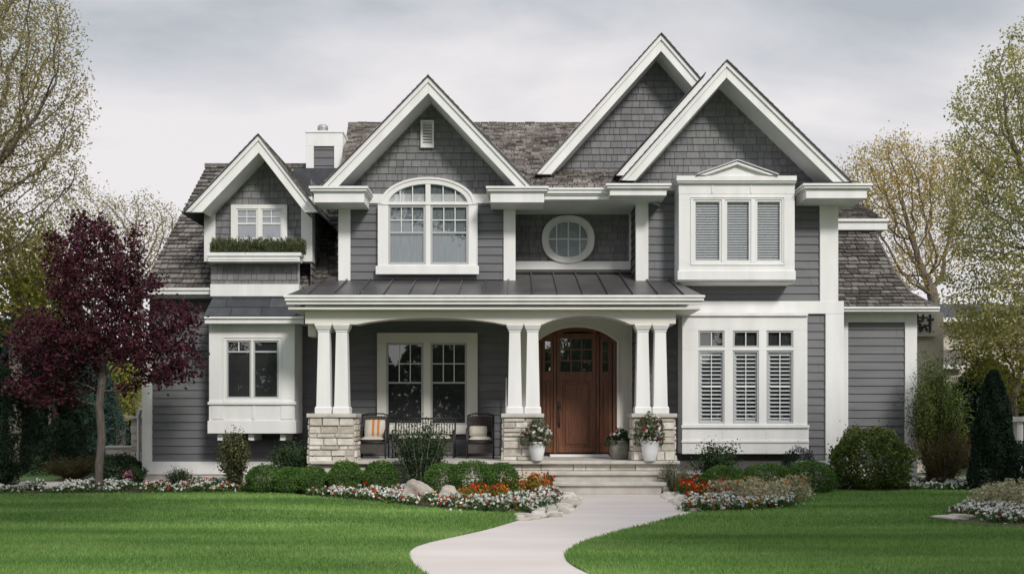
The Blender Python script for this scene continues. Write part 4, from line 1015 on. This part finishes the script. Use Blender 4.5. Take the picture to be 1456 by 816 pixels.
bed('white_flowers', [(196, 702), (205, 692), (270, 687), (330, 688), (395, 690), (395, 700), (330, 701)], 12000, 'long strip of white bedding flowers left of the boxwoods', [(PWH, .8), (PRD, .2)], seed=4, h=.15)
bed('white_flowers', [(440, 704), (450, 696), (520, 694), (580, 700), (610, 708), (660, 712), (665, 722), (600, 720), (520, 711)], 17000, 'white bedding flowers in front of the middle boxwoods', [(PWH, .8), (PRD, .17), (POR, .03)], seed=5, h=.15)
bed('white_flowers', [(650, 726), (655, 716), (720, 714), (760, 706), (786, 702), (795, 712), (775, 722), (742, 729)], 13000, 'white bedding flowers at the corner of the bed beside the cobbles', [(PWH, .84), (PRD, .12), (PPL, .04)], seed=6, h=.15)
bed('red_flowers', [(655, 717), (665, 706), (720, 700), (745, 704), (730, 713)], 4200, 'red and orange flowers with lime leaves in front of the largest boxwood', [(PRD, .6), (POR, .4)], seed=7, h=.26, leafm=LM_YG, psz=.05)
bed('red_flowers', [(738, 704), (748, 692), (778, 690), (790, 700), (782, 707)], 4200, 'red and orange flowers heaped against the left side of the steps', [(PRD, .65), (POR, .35)], seed=8, h=.36, leafm=LM_YG, psz=.05)
bed('red_flowers', [(520, 704), (522, 697), (548, 696), (548, 703)], 500, 'small red flower patch among white flowers left of the boulders', [(PRD, 1)], seed=9, h=.25, psz=.05)
bed('red_flowers', [(955, 704), (965, 694), (1000, 694), (1030, 704), (1030, 712), (1000, 714)], 5200, 'bright red flowers behind the right hand cobbles', [(PRD, .85), (POR, .15)], seed=10, h=.26, psz=.052)
bed('silver_grass', [(1010, 712), (1020, 698), (1080, 693), (1150, 700), (1146, 712), (1110, 720), (1060, 716)], 12000, 'beige feathery plumes in the middle of the right hand bed', [(LM_SIL, .9), (POR, .1)], seed=11, h=.33, leafm=LM_SIL, lsz=.06, psz=.05, cat='ornamental grass')
bed('white_flowers', [(975, 727), (985, 714), (1040, 712), (1100, 716), (1130, 714), (1118, 723), (1040, 727)], 13000, 'white bedding flowers at the front of the right hand bed', [(PWH, .8), (POR, .12), (PRD, .08)], seed=12, h=.15)
bed('white_flowers', [(1125, 700), (1135, 688), (1240, 686), (1385, 687), (1385, 697), (1185, 698)], 20000, 'long strip of white bedding flowers in front of the garage wing', [(PWH, .98), (POR, .02)], seed=13, h=.15)
bed('silver_grass', [(1385, 728), (1400, 712), (1460, 706), (1560, 706), (1560, 735), (1440, 735)], 12000, 'beige feathery plumes in the island bed at the right edge', [(LM_SIL, 1)], seed=14, h=.33, leafm=LM_SIL, lsz=.06, psz=.05, cat='ornamental grass')
bed('white_flowers', [(1352, 738), (1365, 726), (1400, 722), (1560, 738), (1560, 750), (1420, 746)], 13000, 'white and burgundy flowers in the island bed at the right edge', [(PWH, .85), (PPL, .15)], seed=15, h=.15)
fx_ = shrub; fx_('pink_flower', 175, 190, 668, 0, 22.1, 'single pink flower clump at the left house corner', PPK, 200, .05, kind='ball', cat='flower')
def isl(pts, z, name, m): mb = MB(); mb.quad([(x, y, z) for x, y in smooth([GP(*p) for p in pts], 4, True)]); tag(mb.build(name, m), kind='structure')
isl([(1345, 742), (1358, 724), (1400, 708), (1500, 702), (1600, 705), (1600, 750), (1450, 752)], .03, 'island_bed_soil', MULCH)

# herbs in the dormer flower box
g = np.random.default_rng(21); n = 9000; t = g.random(n); k = np.floor(t*46)/46; hx = fx(299, 22.3)+(fx(434, 22.3)-fx(299, 22.3))*np.clip(k+g.normal(size=n)*.012, 0, 1)
hh = g.random(n); z0 = fz(360, 22.3); hgt = .33*(.7+.4*np.sin(k*57)**2)
C = np.stack([hx, 22.4+g.normal(size=n)*.07, z0+hh*hgt], 1); var = np.clip(.15+.7*g.random(n)*hh+.15*g.random(n), 0, 1)
tt_ = g.normal(size=(n, 3))*np.array([.35, .35, .2])+np.array([0, 0, 1]); tt_ /= np.linalg.norm(tt_, axis=1)[:, None]; s_ = np.cross(tt_, g.normal(size=(n, 3))); s_ /= np.linalg.norm(s_, axis=1)[:, None]
a = tt_*.045; b = s_*.008
tag(mesh_np('flower_box_herbs', [(np.stack([C-a, C+b, C+a, C-b], 1).reshape(-1, 3), 4, var, 0)], [LM_HB]), 'grey green herbs filling the white flower box under the dormer window', 'herbs', kind='stuff')

# boulders
import bmesh
ROCK = mat('boulder_stone', (.30, .25, .21), .9, (.46, .42, .38), 4, detail=10, bump=.8, bscale=14)
def rock(px, q, rx, ry, rz_, label, seed, flatz=0):
    x, y = GP(px, q); bm = bmesh.new(); bmesh.ops.create_icosphere(bm, subdivisions=4, radius=1); g = random.Random(seed); ph = [g.uniform(0, 6) for _ in range(8)]
    for v in bm.verts:
        c = v.co; d = 1+.16*math.sin(c.x*3+ph[0])*math.sin(c.y*2.6+ph[1])+.1*math.sin(c.z*5+ph[2]+c.x*3)+.05*math.sin(c.x*9+ph[3])*math.sin(c.y*9+ph[4])+.03*math.sin(c.z*17+c.y*11+ph[5])
        v.co = Vector((c.x*rx*d+x, c.y*ry*d+y+ry, max(-.05, c.z*rz_*d+rz_*.45)))
    me = bpy.data.meshes.new('boulder'); bm.to_mesh(me); bm.free(); me.materials.append(ROCK)
    for p in me.polygons: p.use_smooth = True
    o = bpy.data.objects.new('boulder', me); COL.objects.link(o); tag(o, label, 'rock'); return o
rock(593, 712, .26, .22, .26, 'larger pale boulder between the boxwoods in the front bed', 1)
rock(636, 713, .2, .18, .2, 'smaller pale boulder just left of the largest boxwood', 5)
rock(1363, 741, .32, .13, .07, 'flat pale stone at the tip of the right island bed', 3)
rock(548, 700, .1, .1, .16, 'small dark stone between two boxwoods', 8)

# ============================================================ porch furniture and planters
CUSH = mat('beige_cushion', (.5, .46, .4), .9, (.58, .54, .48), 5, bump=.2); ORG = mat('orange_stripe', (.5, .2, .05), .9)
def pillow(mb, c, w_, h_, d, tilt=.25, var=.5, nx=8):
    n0 = len(mb.v)
    for s in (1, -1):
        for i in range(nx+1):
            for j in range(nx+1):
                u_, v_ = i/nx*2-1, j/nx*2-1; bul = ((1-u_**4)*(1-v_**4))**.5; pn_ = 1-.06*(u_*u_*v_*v_)
                x, z, y = u_*w_/2*pn_, v_*h_/2*pn_, -s*bul*d/2
                mb.v.append((c[0]+x, c[1]+y*math.cos(tilt)+z*math.sin(tilt), c[2]+z*math.cos(tilt)-y*math.sin(tilt)))
    m = nx+1
    for s in (0, 1):
        for i in range(nx):
            for j in range(nx):
                a = n0+s*m*m+i*m+j; q = (a, a+m, a+m+1, a+1); mb.f.append(q if s == 0 else q[::-1]); mb.var.append(var)
                mb.mi.append(1 if i in (3, 5) and s == 0 and var > .9 else 0)
def armchair(x, y, label, rot, wdt=.6, strip=True):
    r = thing('porch_chair', (x, y, .645), label, 'chair'); z = .645
    mb = MB()
    for sx in (-1, 1):
        mb.tube([(x+sx*wdt/2, y-.28, z), (x+sx*wdt/2, y-.28, z+.62), (x+sx*wdt/2, y-.2, z+.66), (x+sx*wdt/2, y+.25, z+.66)], .018, 6); mb.tube([(x+sx*wdt/2, y+.3, z), (x+sx*wdt/2, y+.27, z+.4), (x+sx*wdt/2, y+.36, z+.95)], .018, 6)
    mb.tube([(x-wdt/2, y+.36, z+.95), (x-wdt/4, y+.38, z+.99), (x+wdt/4, y+.38, z+.99), (x+wdt/2, y+.36, z+.95)], .018, 6); mb.tube([(x-wdt/2, y-.28, z+.36), (x+wdt/2, y-.28, z+.36)], .018, 6)
    mb.build('frame', BLK, r, smooth=True)
    mb = MB().box(x-wdt/2+.02, x+wdt/2-.02, y-.27, y+.28, z+.32, z+.38); mb.build('seat', WICK, r)
    mb = MB().quad([(x-wdt/2+.02, y+.28, z+.4), (x+wdt/2-.02, y+.28, z+.4), (x+wdt/2-.02, y+.37, z+.95), (x-wdt/2+.02, y+.37, z+.95)]); 
    mb = MB(); 
    for i in range(9): xx = x-wdt/2+.04+i*(wdt-.08)/8; mb.tube([(xx, y+.28, z+.38), (xx, y+.37, z+.95)], .012, 5)
    for i in range(4): zq = z+.45+i*.13; mb.tube([(x-wdt/2, y+.29+i*.022, zq), (x+wdt/2, y+.29+i*.022, zq)], .01, 5)
    mb.quad([(x-wdt/2+.02, y+.3, z+.4), (x+wdt/2-.02, y+.3, z+.4), (x+wdt/2-.02, y+.385, z+.93), (x-wdt/2+.02, y+.385, z+.93)])
    mb.box(x-wdt/2+.015, x-wdt/2+.03, y-.25, y+.28, z+.38, z+.62).box(x+wdt/2-.03, x+wdt/2-.015, y-.25, y+.28, z+.38, z+.62).box(x-wdt/2+.03, x+wdt/2-.03, y-.26, y-.24, z+.12, z+.32)
    mb.build('backrest', WICK, r)
    mb = MB(); pillow(mb, (x, y-.0, z+.43), wdt-.06, .52, .12, math.pi/2*.98); mb.build('seat_cushion', CUSH, r, smooth=True)
    return r
ca = armchair(fx(531, 22.1), 22.1, 'dark wicker porch armchair with a beige seat cushion beside the left pier', 0)
mb = MB(); pillow(mb, (fx(533, 22.2), 22.2, .645+.66), .46, .42, .16, .35, var=.95); o = mb.build('striped_pillow', [CUSH, ORG], smooth=True); tag(o, 'beige throw pillow with orange stripes propped on the left porch chair', 'pillow')
cb = armchair(fx(683, 22.1), 22.1, 'dark porch armchair with a pale seat cushion beside the middle pier', 0, .58)
mb = MB(); pillow(mb, (fx(680, 22.2), 22.2, .645+.6), .4, .26, .15, .5); o = mb.build('crumpled_throw', CUSH, smooth=True); tag(o, 'small pale cushion lying on the right porch chair', 'cushion')
r = thing('porch_bench', (fx(603, 22.25), 22.25, .645), 'dark slatted metal bench under the porch window', 'bench'); x0, x1 = fx(560, 22.2), fx(646, 22.2); z = .645; y = 22.25
mb = MB()
for x in (x0, x1): mb.tube([(x, y-.28, z), (x, y-.28, z+.62), (x, y+.22, z+.62)], .02, 6); mb.tube([(x, y+.3, z), (x, y+.25, z+.4), (x, y+.34, z+.88)], .02, 6)
mb.tube([(x0, y+.34, z+.88), (x1, y+.34, z+.88)], .022, 6); mb.tube([(x0, y-.28, z+.38), (x1, y-.28, z+.38)], .02, 6); mb.tube([(x0, y+.26, z+.45), (x1, y+.26, z+.45)], .016, 6); mb.build('frame', BLK, r, smooth=True)
mb = MB(); k = 22
for i in range(1, k): x = x0+(x1-x0)*i/k; mb.tube([(x, y+.26, z+.45), (x, y+.34, z+.88)], .009, 4)
mb.box(x0+.04, x1-.04, y-.27, y-.25, z+.14, z+.36); mb.build('backrest', WICK, r)
MB().box(x0+.02, x1-.02, y-.27, y+.25, z+.36, z+.4).build('seat', WICK, r)
mb = MB()
for c in (.27, .73): pillow(mb, (x0+(x1-x0)*c, y, z+.45), (x1-x0)*.44, .5, .12, math.pi/2*.98)
mb.build('seat_cushion', CUSH, r, smooth=True)

GLZ = mat('white_glazed_pot', (.72, .74, .75), .35, (.8, .81, .82), 2); TERR = mat('weathered_grey_pot', (.16, .145, .13), .85, (.28, .26, .24), 7, detail=8, bump=.6)
def planter(px, q, Y, wdt, h, label, m, seed, flw, kind='vase', fol=LM_HB, fw=.34, fh=.5, z0=.645):
    g = np.random.default_rng(seed); x = fx(px, Y); r = thing('flower_planter', (x, Y, z0), label, 'potted plant'); w_ = wdt/2
    prof = [(0, w_*.55), (.02, w_*.62), (h*.5, w_*.85), (h*.92, w_), (h*.96, w_*1.07), (h, w_*1.07), (h, w_*.95), (h*.9, w_*.9)] if kind == 'vase' else [(0, w_*.8), (.03, w_*.85), (h*.35, w_*1.0), (h*.7, w_*.98), (h*.8, w_*.9), (h*.85, w_*1.02), (h*.97, w_*1.05), (h, w_*.98), (h*.9, w_*.85)]
    mb = MB().lathe((x, Y, z0), prof, 28); mb.build('pot', m, r, smooth=True)
    n = 2600; d = ell(n, (0, 0, 0), (fw, fw*.85, fh*.55), g); C = d+np.array([x, Y, z0+h+fh*.42]); C[:, 2] -= np.clip((d[:, 0]**2+d[:, 1]**2)/fw**2, 0, 1)*.18; var = g.random(n)
    C += .03*np.sin(C*23+seed); mesh_np('foliage', [(leaf_arrays(C, .05, .5, var, .3, g)[0], 4, var, 0)], [fol], r)
    st = MB()
    for i in range(14): a = g.random()*6.28; rr = g.random(); st.tube([(x, Y, z0+h-.05), (x+math.cos(a)*fw*.4*rr, Y+math.sin(a)*fw*.4*rr, z0+h+fh*.4), (x+math.cos(a)*fw*rr, Y+math.sin(a)*fw*rr, z0+h+fh*(1-.4*rr))], .005, 4)
    st.build('stem', LM_HB, r)
    parts = []; 
    for mm, k in flw:
        cs = ell(k, (x, Y-.05, z0+h+fh*.36), (fw*.95, fw*.8, fh*.5), g, shell=.7); C3 = np.repeat(cs, 6, 0)+g.normal(size=(k*6, 3))*.018; var = g.random(k*6)
        mesh_np('blossoms', [(leaf_arrays(C3, .055, .8, var, 1.0, g)[0], 4, var, 0)], [mm], r)
    return r
planter(763.5, 655, 20.87-.12, .37, .40, 'tall white glazed planter with white flowers left of the front steps', GLZ, 31, [(PWH, 42), (PPK, 4)], fw=.33, fh=.5)
planter(924, 655, 20.87-.12, .4, .42, 'tall white glazed planter with white and burgundy flowers right of the front steps', GLZ, 32, [(PWH, 34), (PPL, 14), (PRD, 3)], fw=.36, fh=.62)
planter(881.5, 655, 21.6, .46, .42, 'squat dark grey weathered pot with pink and white flowers right of the front door', TERR, 33, [(PPK, 8), (PWH, 10)], 'urn', LM_SH, .3, .26)
# slim white pole behind the middle pier
mb = MB().tube([(fx(719, 22.9), 22.95, .645), (fx(720, 22.9), 22.95, fz(537, 22.95))], [.03, .018], 8); tag(mb.build('white_pole', W), 'slim white pole leaning by the porch wall behind the middle pier', 'pole')

# left garden pillar, low wall
r = thing('stone_pillar', (fx(195, 24.6), 24.8, 0), 'pale stone pillar with a flat cap behind the left house corner', 'pillar')
mb = MB(); x0, x1 = fx(185, 24.6), fx(212, 24.6); z = 0
while z < 1.5:
    h = rnd.choice((.1, .15, .2)); mb.box(x0+rnd.uniform(0, .02), x1, 24.6+rnd.uniform(0, .02), 25.1, z+.006, min(1.5, z+h), var=rnd.random()); z += h
mb.build('shaft', STONE, r, bevel=.01); MB().box(x0-.1, x1+.1, 24.5, 25.2, 1.5, 1.58).build('cap', CAPS, r, bevel=.015)
mb = MB().box(fx(150, 25.5), fx(190, 25.5), 25.5, 25.75, 0, .75).box(fx(149, 25.5), fx(190, 25.5), 25.46, 25.79, .752, .81); tag(mb.build('garden_wall', CAPS, bevel=.01), 'low pale rendered garden wall left of the stone pillar', 'wall')
mb = MB().tube([(fx(197, 24.4), 24.4, 0), (fx(197, 24.4), 24.4, 1.5), (fx(200, 24.2), 24.2, 1.75)], .04, 8); tag(mb.build('downpipe', W), 'white downpipe in front of the stone pillar at the left corner', 'downpipe')

# neighbour's house, arbour, iron ornament on the right
NB = thing('neighbour_house', (fx(1370, 33), 33, 0), 'cream rendered neighbour house seen behind the trees on the right', 'house')
NW = mat('cream_render', (.50, .46, .40), .9, (.56, .52, .46), 1.5, bump=.1)
MB().box(fx(1285, 33), 17.5, 33, 40, 0, fz(452, 33)).build('wall', NW, NB)
mb = MB(); xa, xb, z0 = fx(1278, 32.6), 18, fz(452, 32.6); mb.quad([(xa, 32.5, z0), (xb, 32.5, z0), (xb, 36.5, z0+.9), (xa+2, 36.5, z0+.9)]); mb.quad([(xa, 32.5, z0), (xa+2, 36.5, z0+.9), (xa, 40.5, z0)]); mb.build('roof', SLATE, NB)
MB().box(xa, xb, 32.45, 32.6, z0-.14, z0).build('gutter', W, NB)
Yq = 31.6; mb = MB(); mb.quad([(fx(1300, Yq), Yq, fz(519, Yq)), (fx(1372, Yq), Yq, fz(519, Yq)), (fx(1372, 33), 32.99, fz(497, 33)), (fx(1300, 33), 32.99, fz(497, 33))]); mb.build('lean_to_roof', ROOFD, NB)
MB().pbox(1299, 1373, 519, 524, Yq-.05, Yq+.05).build('fascia', W, NB); MB().pbox(1302, 1370, 524, 640, Yq+.2, 33).build('lean_to_wall', NW, NB)
po = thing('arbour', (fx(1452, 26), 26, 0), 'white posts and rail of a garden arbour at the far right edge', 'arbour')
for p in (1446, 1500): MB().pbox(p, p+9, 598, 655+20, 26, 26.2).build('post', W, po)
MB().pbox(1440, 1516, 592, 599, 25.9, 26.3).build('rail', W, po)
mb = MB(); Yi = 27.5      # iron ornament: scrolls on a bracket
Io = thing('iron_wall_ornament', (fx(1315, Yi), Yi, fz(460, Yi)), 'black scrolled iron ornament on the white wall beyond the garage', 'ornament')
I = lambda p, q: (fx(p, Yi), Yi-.03, fz(q, Yi))
mb.tube([I(1304, 447), I(1304, 460), I(1308, 460), I(1308, 472)], .035, 5); mb.tube([I(1310, 470), I(1314, 462), I(1318, 470)], .035, 5); mb.tube([I(1312, 447), I(1312, 456), I(1304, 456)], .03, 5); mb.tube([I(1322, 447), I(1322, 472)], .035, 5); mb.tube([I(1318, 454), I(1327, 454)], .035, 5); mb.tube([I(1305, 451), I(1318, 451)], .02, 5); mb.tube([I(1305, 466), I(1322, 461)], .02, 5)
mb.build('scrolls', BLK, Io)
MB().pbox(1302, 1332, 445, 478, Yi, Yi+.12).build('back_panel', NW, Io)
tag(MB().box(fx(1296, Yi), fx(1345, Yi), Yi+.14, Yi+.35, 0, fz(444, Yi)).build('screen_wall', NW, bevel=.01), 'pale rendered screen wall carrying the iron ornament', 'wall')
Io.matrix_world

# ============================================================ trees
g = np.random.default_rng(5)
def env(n, els, g):      # points in a union of photo space ellipsoids (px, py, rpx, rpy, Y, ry)
    out = []; wts = np.array([e_[2]*e_[3]*e_[5] for e_ in els], float); wts /= wts.sum()
    for e_, w_ in zip(els, wts): c = PT(e_[0], e_[1], e_[4]); s = e_[4]/F; out.append(ell(max(4, int(n*w_)), c, (e_[2]*s, e_[5], e_[3]*s), g))
    return np.concatenate(out)
# plum tree
Yt = 21.3; b = PT(141, 0, Yt); b.z = 0
att = env(2500, [(142, 395, 62, 85, Yt, 1.2), (125, 330, 34, 34, Yt, .6), (80, 400, 24, 40, Yt, .6), (66, 345, 14, 22, Yt, .35), (75, 490, 62, 62, Yt-.2, 1.1), (55, 545, 45, 38, Yt-.3, .7), (150, 480, 70, 40, Yt, 1.2), (235, 490, 55, 66, Yt-.7, .8), (212, 410, 26, 26, Yt-.4, .5), (262, 450, 32, 26, Yt-.7, .5), (265, 520, 28, 26, Yt-.7, .4), (190, 340, 22, 30, Yt, .4), (185, 545, 30, 22, Yt-.3, .4), (110, 560, 34, 20, Yt, .5)], g)
tree('plum_tree', (b.x, Yt, 0), [(b.x, Yt, 0), (b.x, Yt, .5), (b.x+.03, Yt+.02, .9), (b.x+.05, Yt+.02, 1.2), (b.x+.03, Yt, 1.5), (b.x+.0, Yt, 1.8), (b.x+.05, Yt-.03, 2.1), (b.x+.09, Yt, 2.5), (b.x+.05, Yt, 2.9)], att, 'dark burgundy plum tree with a slim trunk at the left corner of the house', leaf=LM_PLUM, bark=BARKD, step=.13, infl=1.2, kill=.19, r0=.004, rt=.085, nleaf=20, lsize=.078, lsig=.09, thr=.014, asp=.65)
# tall left tree
Yt = 23.; X = fx(-120, Yt)
att = env(4200, [(-40, 120, 160, 160, Yt, 3.0), (0, 20, 110, 90, Yt, 2.2), (20, 230, 100, 80, Yt, 2), (-30, 330, 100, 70, Yt, 2)], g)
tree('tall_tree', (X, Yt, 0), [(X, Yt, z) for z in np.arange(0, 5.6, .45)], att, 'tall airy tree with thin spring leaves reaching in from the left edge', leaf=LM_LT, bark=BARKD, step=.2, infl=2.2, kill=.24, r0=.005, rt=.24, nleaf=16, lsize=.065, lsig=.13, thr=.014, trop=(.06, 0, .0))
# grey green sparse tree behind
Yt = 40.; X = fx(200, Yt)
att = env(2600, [(120, 320, 75, 60, Yt, 2.4), (210, 330, 60, 55, Yt, 2), (80, 390, 70, 60, Yt, 2), (190, 380, 60, 50, Yt, 2)], g)
tree('budding_tree', (X, Yt, 0), [(X, Yt, z) for z in np.arange(0, 4.2, .5)], att, 'twiggy grey green tree in bud behind the plum tree', leaf=LM_LT, step=.25, infl=2.5, kill=.3, r0=.008, rt=.2, nleaf=11, lsize=.08, lsig=.2, thr=.025)
# yellow green trees on the left
for (px, py, rx, ry, Yt, lb, lf, nm) in ((22, 385, 62, 85, 26, 'yellow green leafy tree behind the plum tree at the left edge', LM_YG, 'leafy_tree'), (172, 550, 26, 45, 33, 'small bright yellow green tree seen through the gap under the plum tree', LM_YG, 'leafy_tree'), (75, 450, 60, 70, 37, 'dense dark green tree far left behind the yellow green one', LM_SH, 'leafy_tree')):
    X = fx(px, Yt); att = env(700, [(px, py, rx, ry, Yt, 2.0), (px+rx*.4, py+ry*.5, rx*.7, ry*.6, Yt, 1.5), (px-rx*.4, py+ry*.6, rx*.7, ry*.6, Yt, 1.5)], g); zb = max(.8, fz(py+ry*1.1, Yt))
    tree(nm, (X, Yt, 0), [(X, Yt, z) for z in np.arange(0, zb+.3, .4)], att, lb, leaf=lf, step=.32, infl=2.5, kill=.45, r0=.01, rt=.16, nleaf=34, lsize=.13, lsig=.24, thr=.035)
# right background amber tree
Yt = 36.; X = fx(1340, Yt)
att = env(3400, [(1270, 260, 80, 70, Yt, 2.2), (1230, 300, 45, 50, Yt, 1.5), (1320, 320, 60, 90, Yt, 2), (1290, 380, 50, 40, Yt, 1.5), (1370, 250, 50, 60, Yt, 1.6)], g)
tree('amber_tree', (X, Yt, 0), [(X+.02*i, Yt, z) for i, z in enumerate(np.arange(0, 4.6, .5))]+[(X-.15, Yt, 5.0), (X-.3, Yt, 5.5)], att, 'amber leaved tree with a leaning forked trunk behind the garage wing', leaf=LM_OR, step=.22, infl=2.4, kill=.27, r0=.007, rt=.2, nleaf=14, lsize=.085, lsig=.17, thr=.022)
# big pale green tree at the right edge
Yt = 24.5; X = fx(1530, Yt)
att = env(4600, [(1440, 170, 75, 110, Yt, 2.0), (1430, 300, 85, 80, Yt, 2.0), (1440, 430, 75, 70, Yt, 1.6), (1500, 250, 100, 200, Yt, 2), (1362, 165, 42, 8, Yt, .6), (1385, 118, 34, 8, Yt, .6), (1368, 205, 44, 8, Yt, .6), (1360, 252, 40, 9, Yt, .6), (1410, 75, 26, 8, Yt, .6), (1378, 300, 40, 9, Yt, .6), (1450, 80, 40, 50, Yt, 1), (1400, 410, 62, 95, Yt, 1.5), (1385, 480, 40, 30, Yt, .8), (1400, 330, 60, 30, Yt, 1.2)], g)
tree('pale_green_tree', (X, Yt, 0), [(X, Yt, z) for z in np.arange(0, 6.2, .4)], att, 'large pale green tree with drooping sprays at the right edge', leaf=LM_PG, bark=BARK, step=.19, infl=2.2, kill=.23, r0=.004, rt=.24, nleaf=18, lsize=.075, lsig=.11, thr=.013, trop=(-.05, 0, -.03))
Yt = 27.; X = fx(1440, Yt)
att = env(1500, [(1420, 490, 70, 60, Yt, 1.5), (1470, 520, 70, 70, Yt, 1.5), (1385, 460, 30, 30, Yt, .8)], g)
tree('yellow_green_tree', (X, Yt, 0), [(X, Yt, z) for z in np.arange(0, 2.4, .35)], att, 'smaller yellow green tree hanging over the dark conical evergreen', leaf=LM_YG, step=.26, infl=2, kill=.36, r0=.007, rt=.12, nleaf=26, lsize=.1, lsig=.18, thr=.02)

# conifers and dark shrubbery behind, left and right
def spruce(x, Y, h, r, label, leaf=LM_BL, n=26000, group=None, seed=1):
    g = np.random.default_rng(seed); o = thing('spruce', (x, Y, 0), label, 'conifer', group); MB().tube([(x, Y, 0), (x, Y, h*.95)], [.14, .02], 7).build('trunk', BARKD, o)
    k = 26; lay = g.random(n)**.75; li = np.floor(lay*k)/k; a0 = g.random((k+1, 11))*6.28; j = g.integers(0, 11, n); a = a0[(li*k).astype(int), j]+g.normal(size=n)*.1
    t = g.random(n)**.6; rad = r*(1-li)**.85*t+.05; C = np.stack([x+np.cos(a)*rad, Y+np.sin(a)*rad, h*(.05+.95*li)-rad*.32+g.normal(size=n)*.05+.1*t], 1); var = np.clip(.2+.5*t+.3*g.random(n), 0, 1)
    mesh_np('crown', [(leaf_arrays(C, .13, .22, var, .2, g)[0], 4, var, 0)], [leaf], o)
GC = 'conifers behind the garden on the left'
for (px, Y, q, r, lb, lf) in ((5, 30, 455, 1.7, 'blue spruce at the left edge behind the lawn', LM_BL), (78, 27.5, 455, 1.6, 'darker spruce between the blue spruce and the plum trunk', LM_DK), (128, 31, 470, 1.5, 'blue green spruce seen just left of the plum trunk', LM_BL), (-60, 28, 430, 1.9, 'dark spruce cut off by the left edge', LM_DK)):
    spruce(fx(px, Y), Y, fz(q, Y), r, lb, lf, group=GC, seed=int(px+200))
def hedge(x0, x1, Y, h, label, leaf, n, seed, sz=.14, nm='tall_hedge'):
    g = np.random.default_rng(seed); x = g.uniform(x0, x1, n); d = g.random(n)**.5; top = h*(.8+.12*np.sin(x*1.1+seed)+.08*np.sin(x*3.1)); z = g.random(n)**.8*top; y = Y-1.0*d*np.sqrt(np.clip(1-(z/top)**3, 0, 1))+g.normal(size=n)*.1
    C = np.stack([x, y, z], 1); var = np.clip(g.random(n)+.2*np.sin(x*3)*np.sin(z*4), 0, 1)
    o = mesh_np(nm, [(leaf_arrays(C, sz, .6, var, .3, g)[0], 4, var, 0)], [leaf]); tag(o, label, 'hedge'); return o
hedge(-24, -9.5, 41, 4.2, 'dark tall hedge closing the garden on the left', LM_DK, 60000, 3, .2)
hedge(12.5, 26, 31, 3.4, 'dark tall hedge behind the conical evergreen on the right', LM_DK, 40000, 4, .18)
tag(hedge(-60, 60, 75, 9, 'far wood of dark trees beyond the gardens', LM_SH, 60000, 5, .6, 'far_woodland'), kind='stuff')
# street trees behind camera, mirrored in glass; unseen trees added for lawn shade
def street(px_x, Y, zc, r, hz, label, grp='street trees across from the house'):
    att = ell(520, (px_x, Y, zc), (r, r, hz), g); zs = list(np.arange(0, zc-hz+.6, .5))
    tree('street_tree', (px_x, Y, 0), [(px_x, Y, z) for z in zs], att, label, leaf=LM_SH, step=.5, infl=3.5, kill=.7, r0=.015, rt=.2, nleaf=60 if zc > 8 else 24, lsize=.24, lsig=.35, thr=.06, group=grp)
for a_ in ((10.2, 4.0, 8.8, 4.2, 3.0, 'unseen tall tree added on the right to shade the lawn', 'tall trees beside the lawn'), (-1.7, 1.7, 12.2, 4.0, 2.6, 'unseen tall tree added on the left to shade the lawn', 'tall trees beside the lawn'),
    (13.2, 8.0, 8.6, 3.4, 2.8, 'second unseen tree added further back on the right to shade the lawn', 'tall trees beside the lawn'), (-12, -18, 6, 3.6, 3.2, 'green street tree facing the left wing'), (-3, -22, 5, 3.4, 3, 'green street tree facing the centre gable'), (6, -20, 6, 3.8, 3.4, 'green street tree facing the front door'), (16, -17, 6, 3.6, 3.4, 'green street tree facing the right bays'), (-22, -16, 6, 4, 4, 'green street tree facing the plum tree')):
    street(*a_)

hedge(-40, 40, -27, 8.5, 'tall leafy hedge across the street, facing the house', LM_SH, 45000, 8, .5)
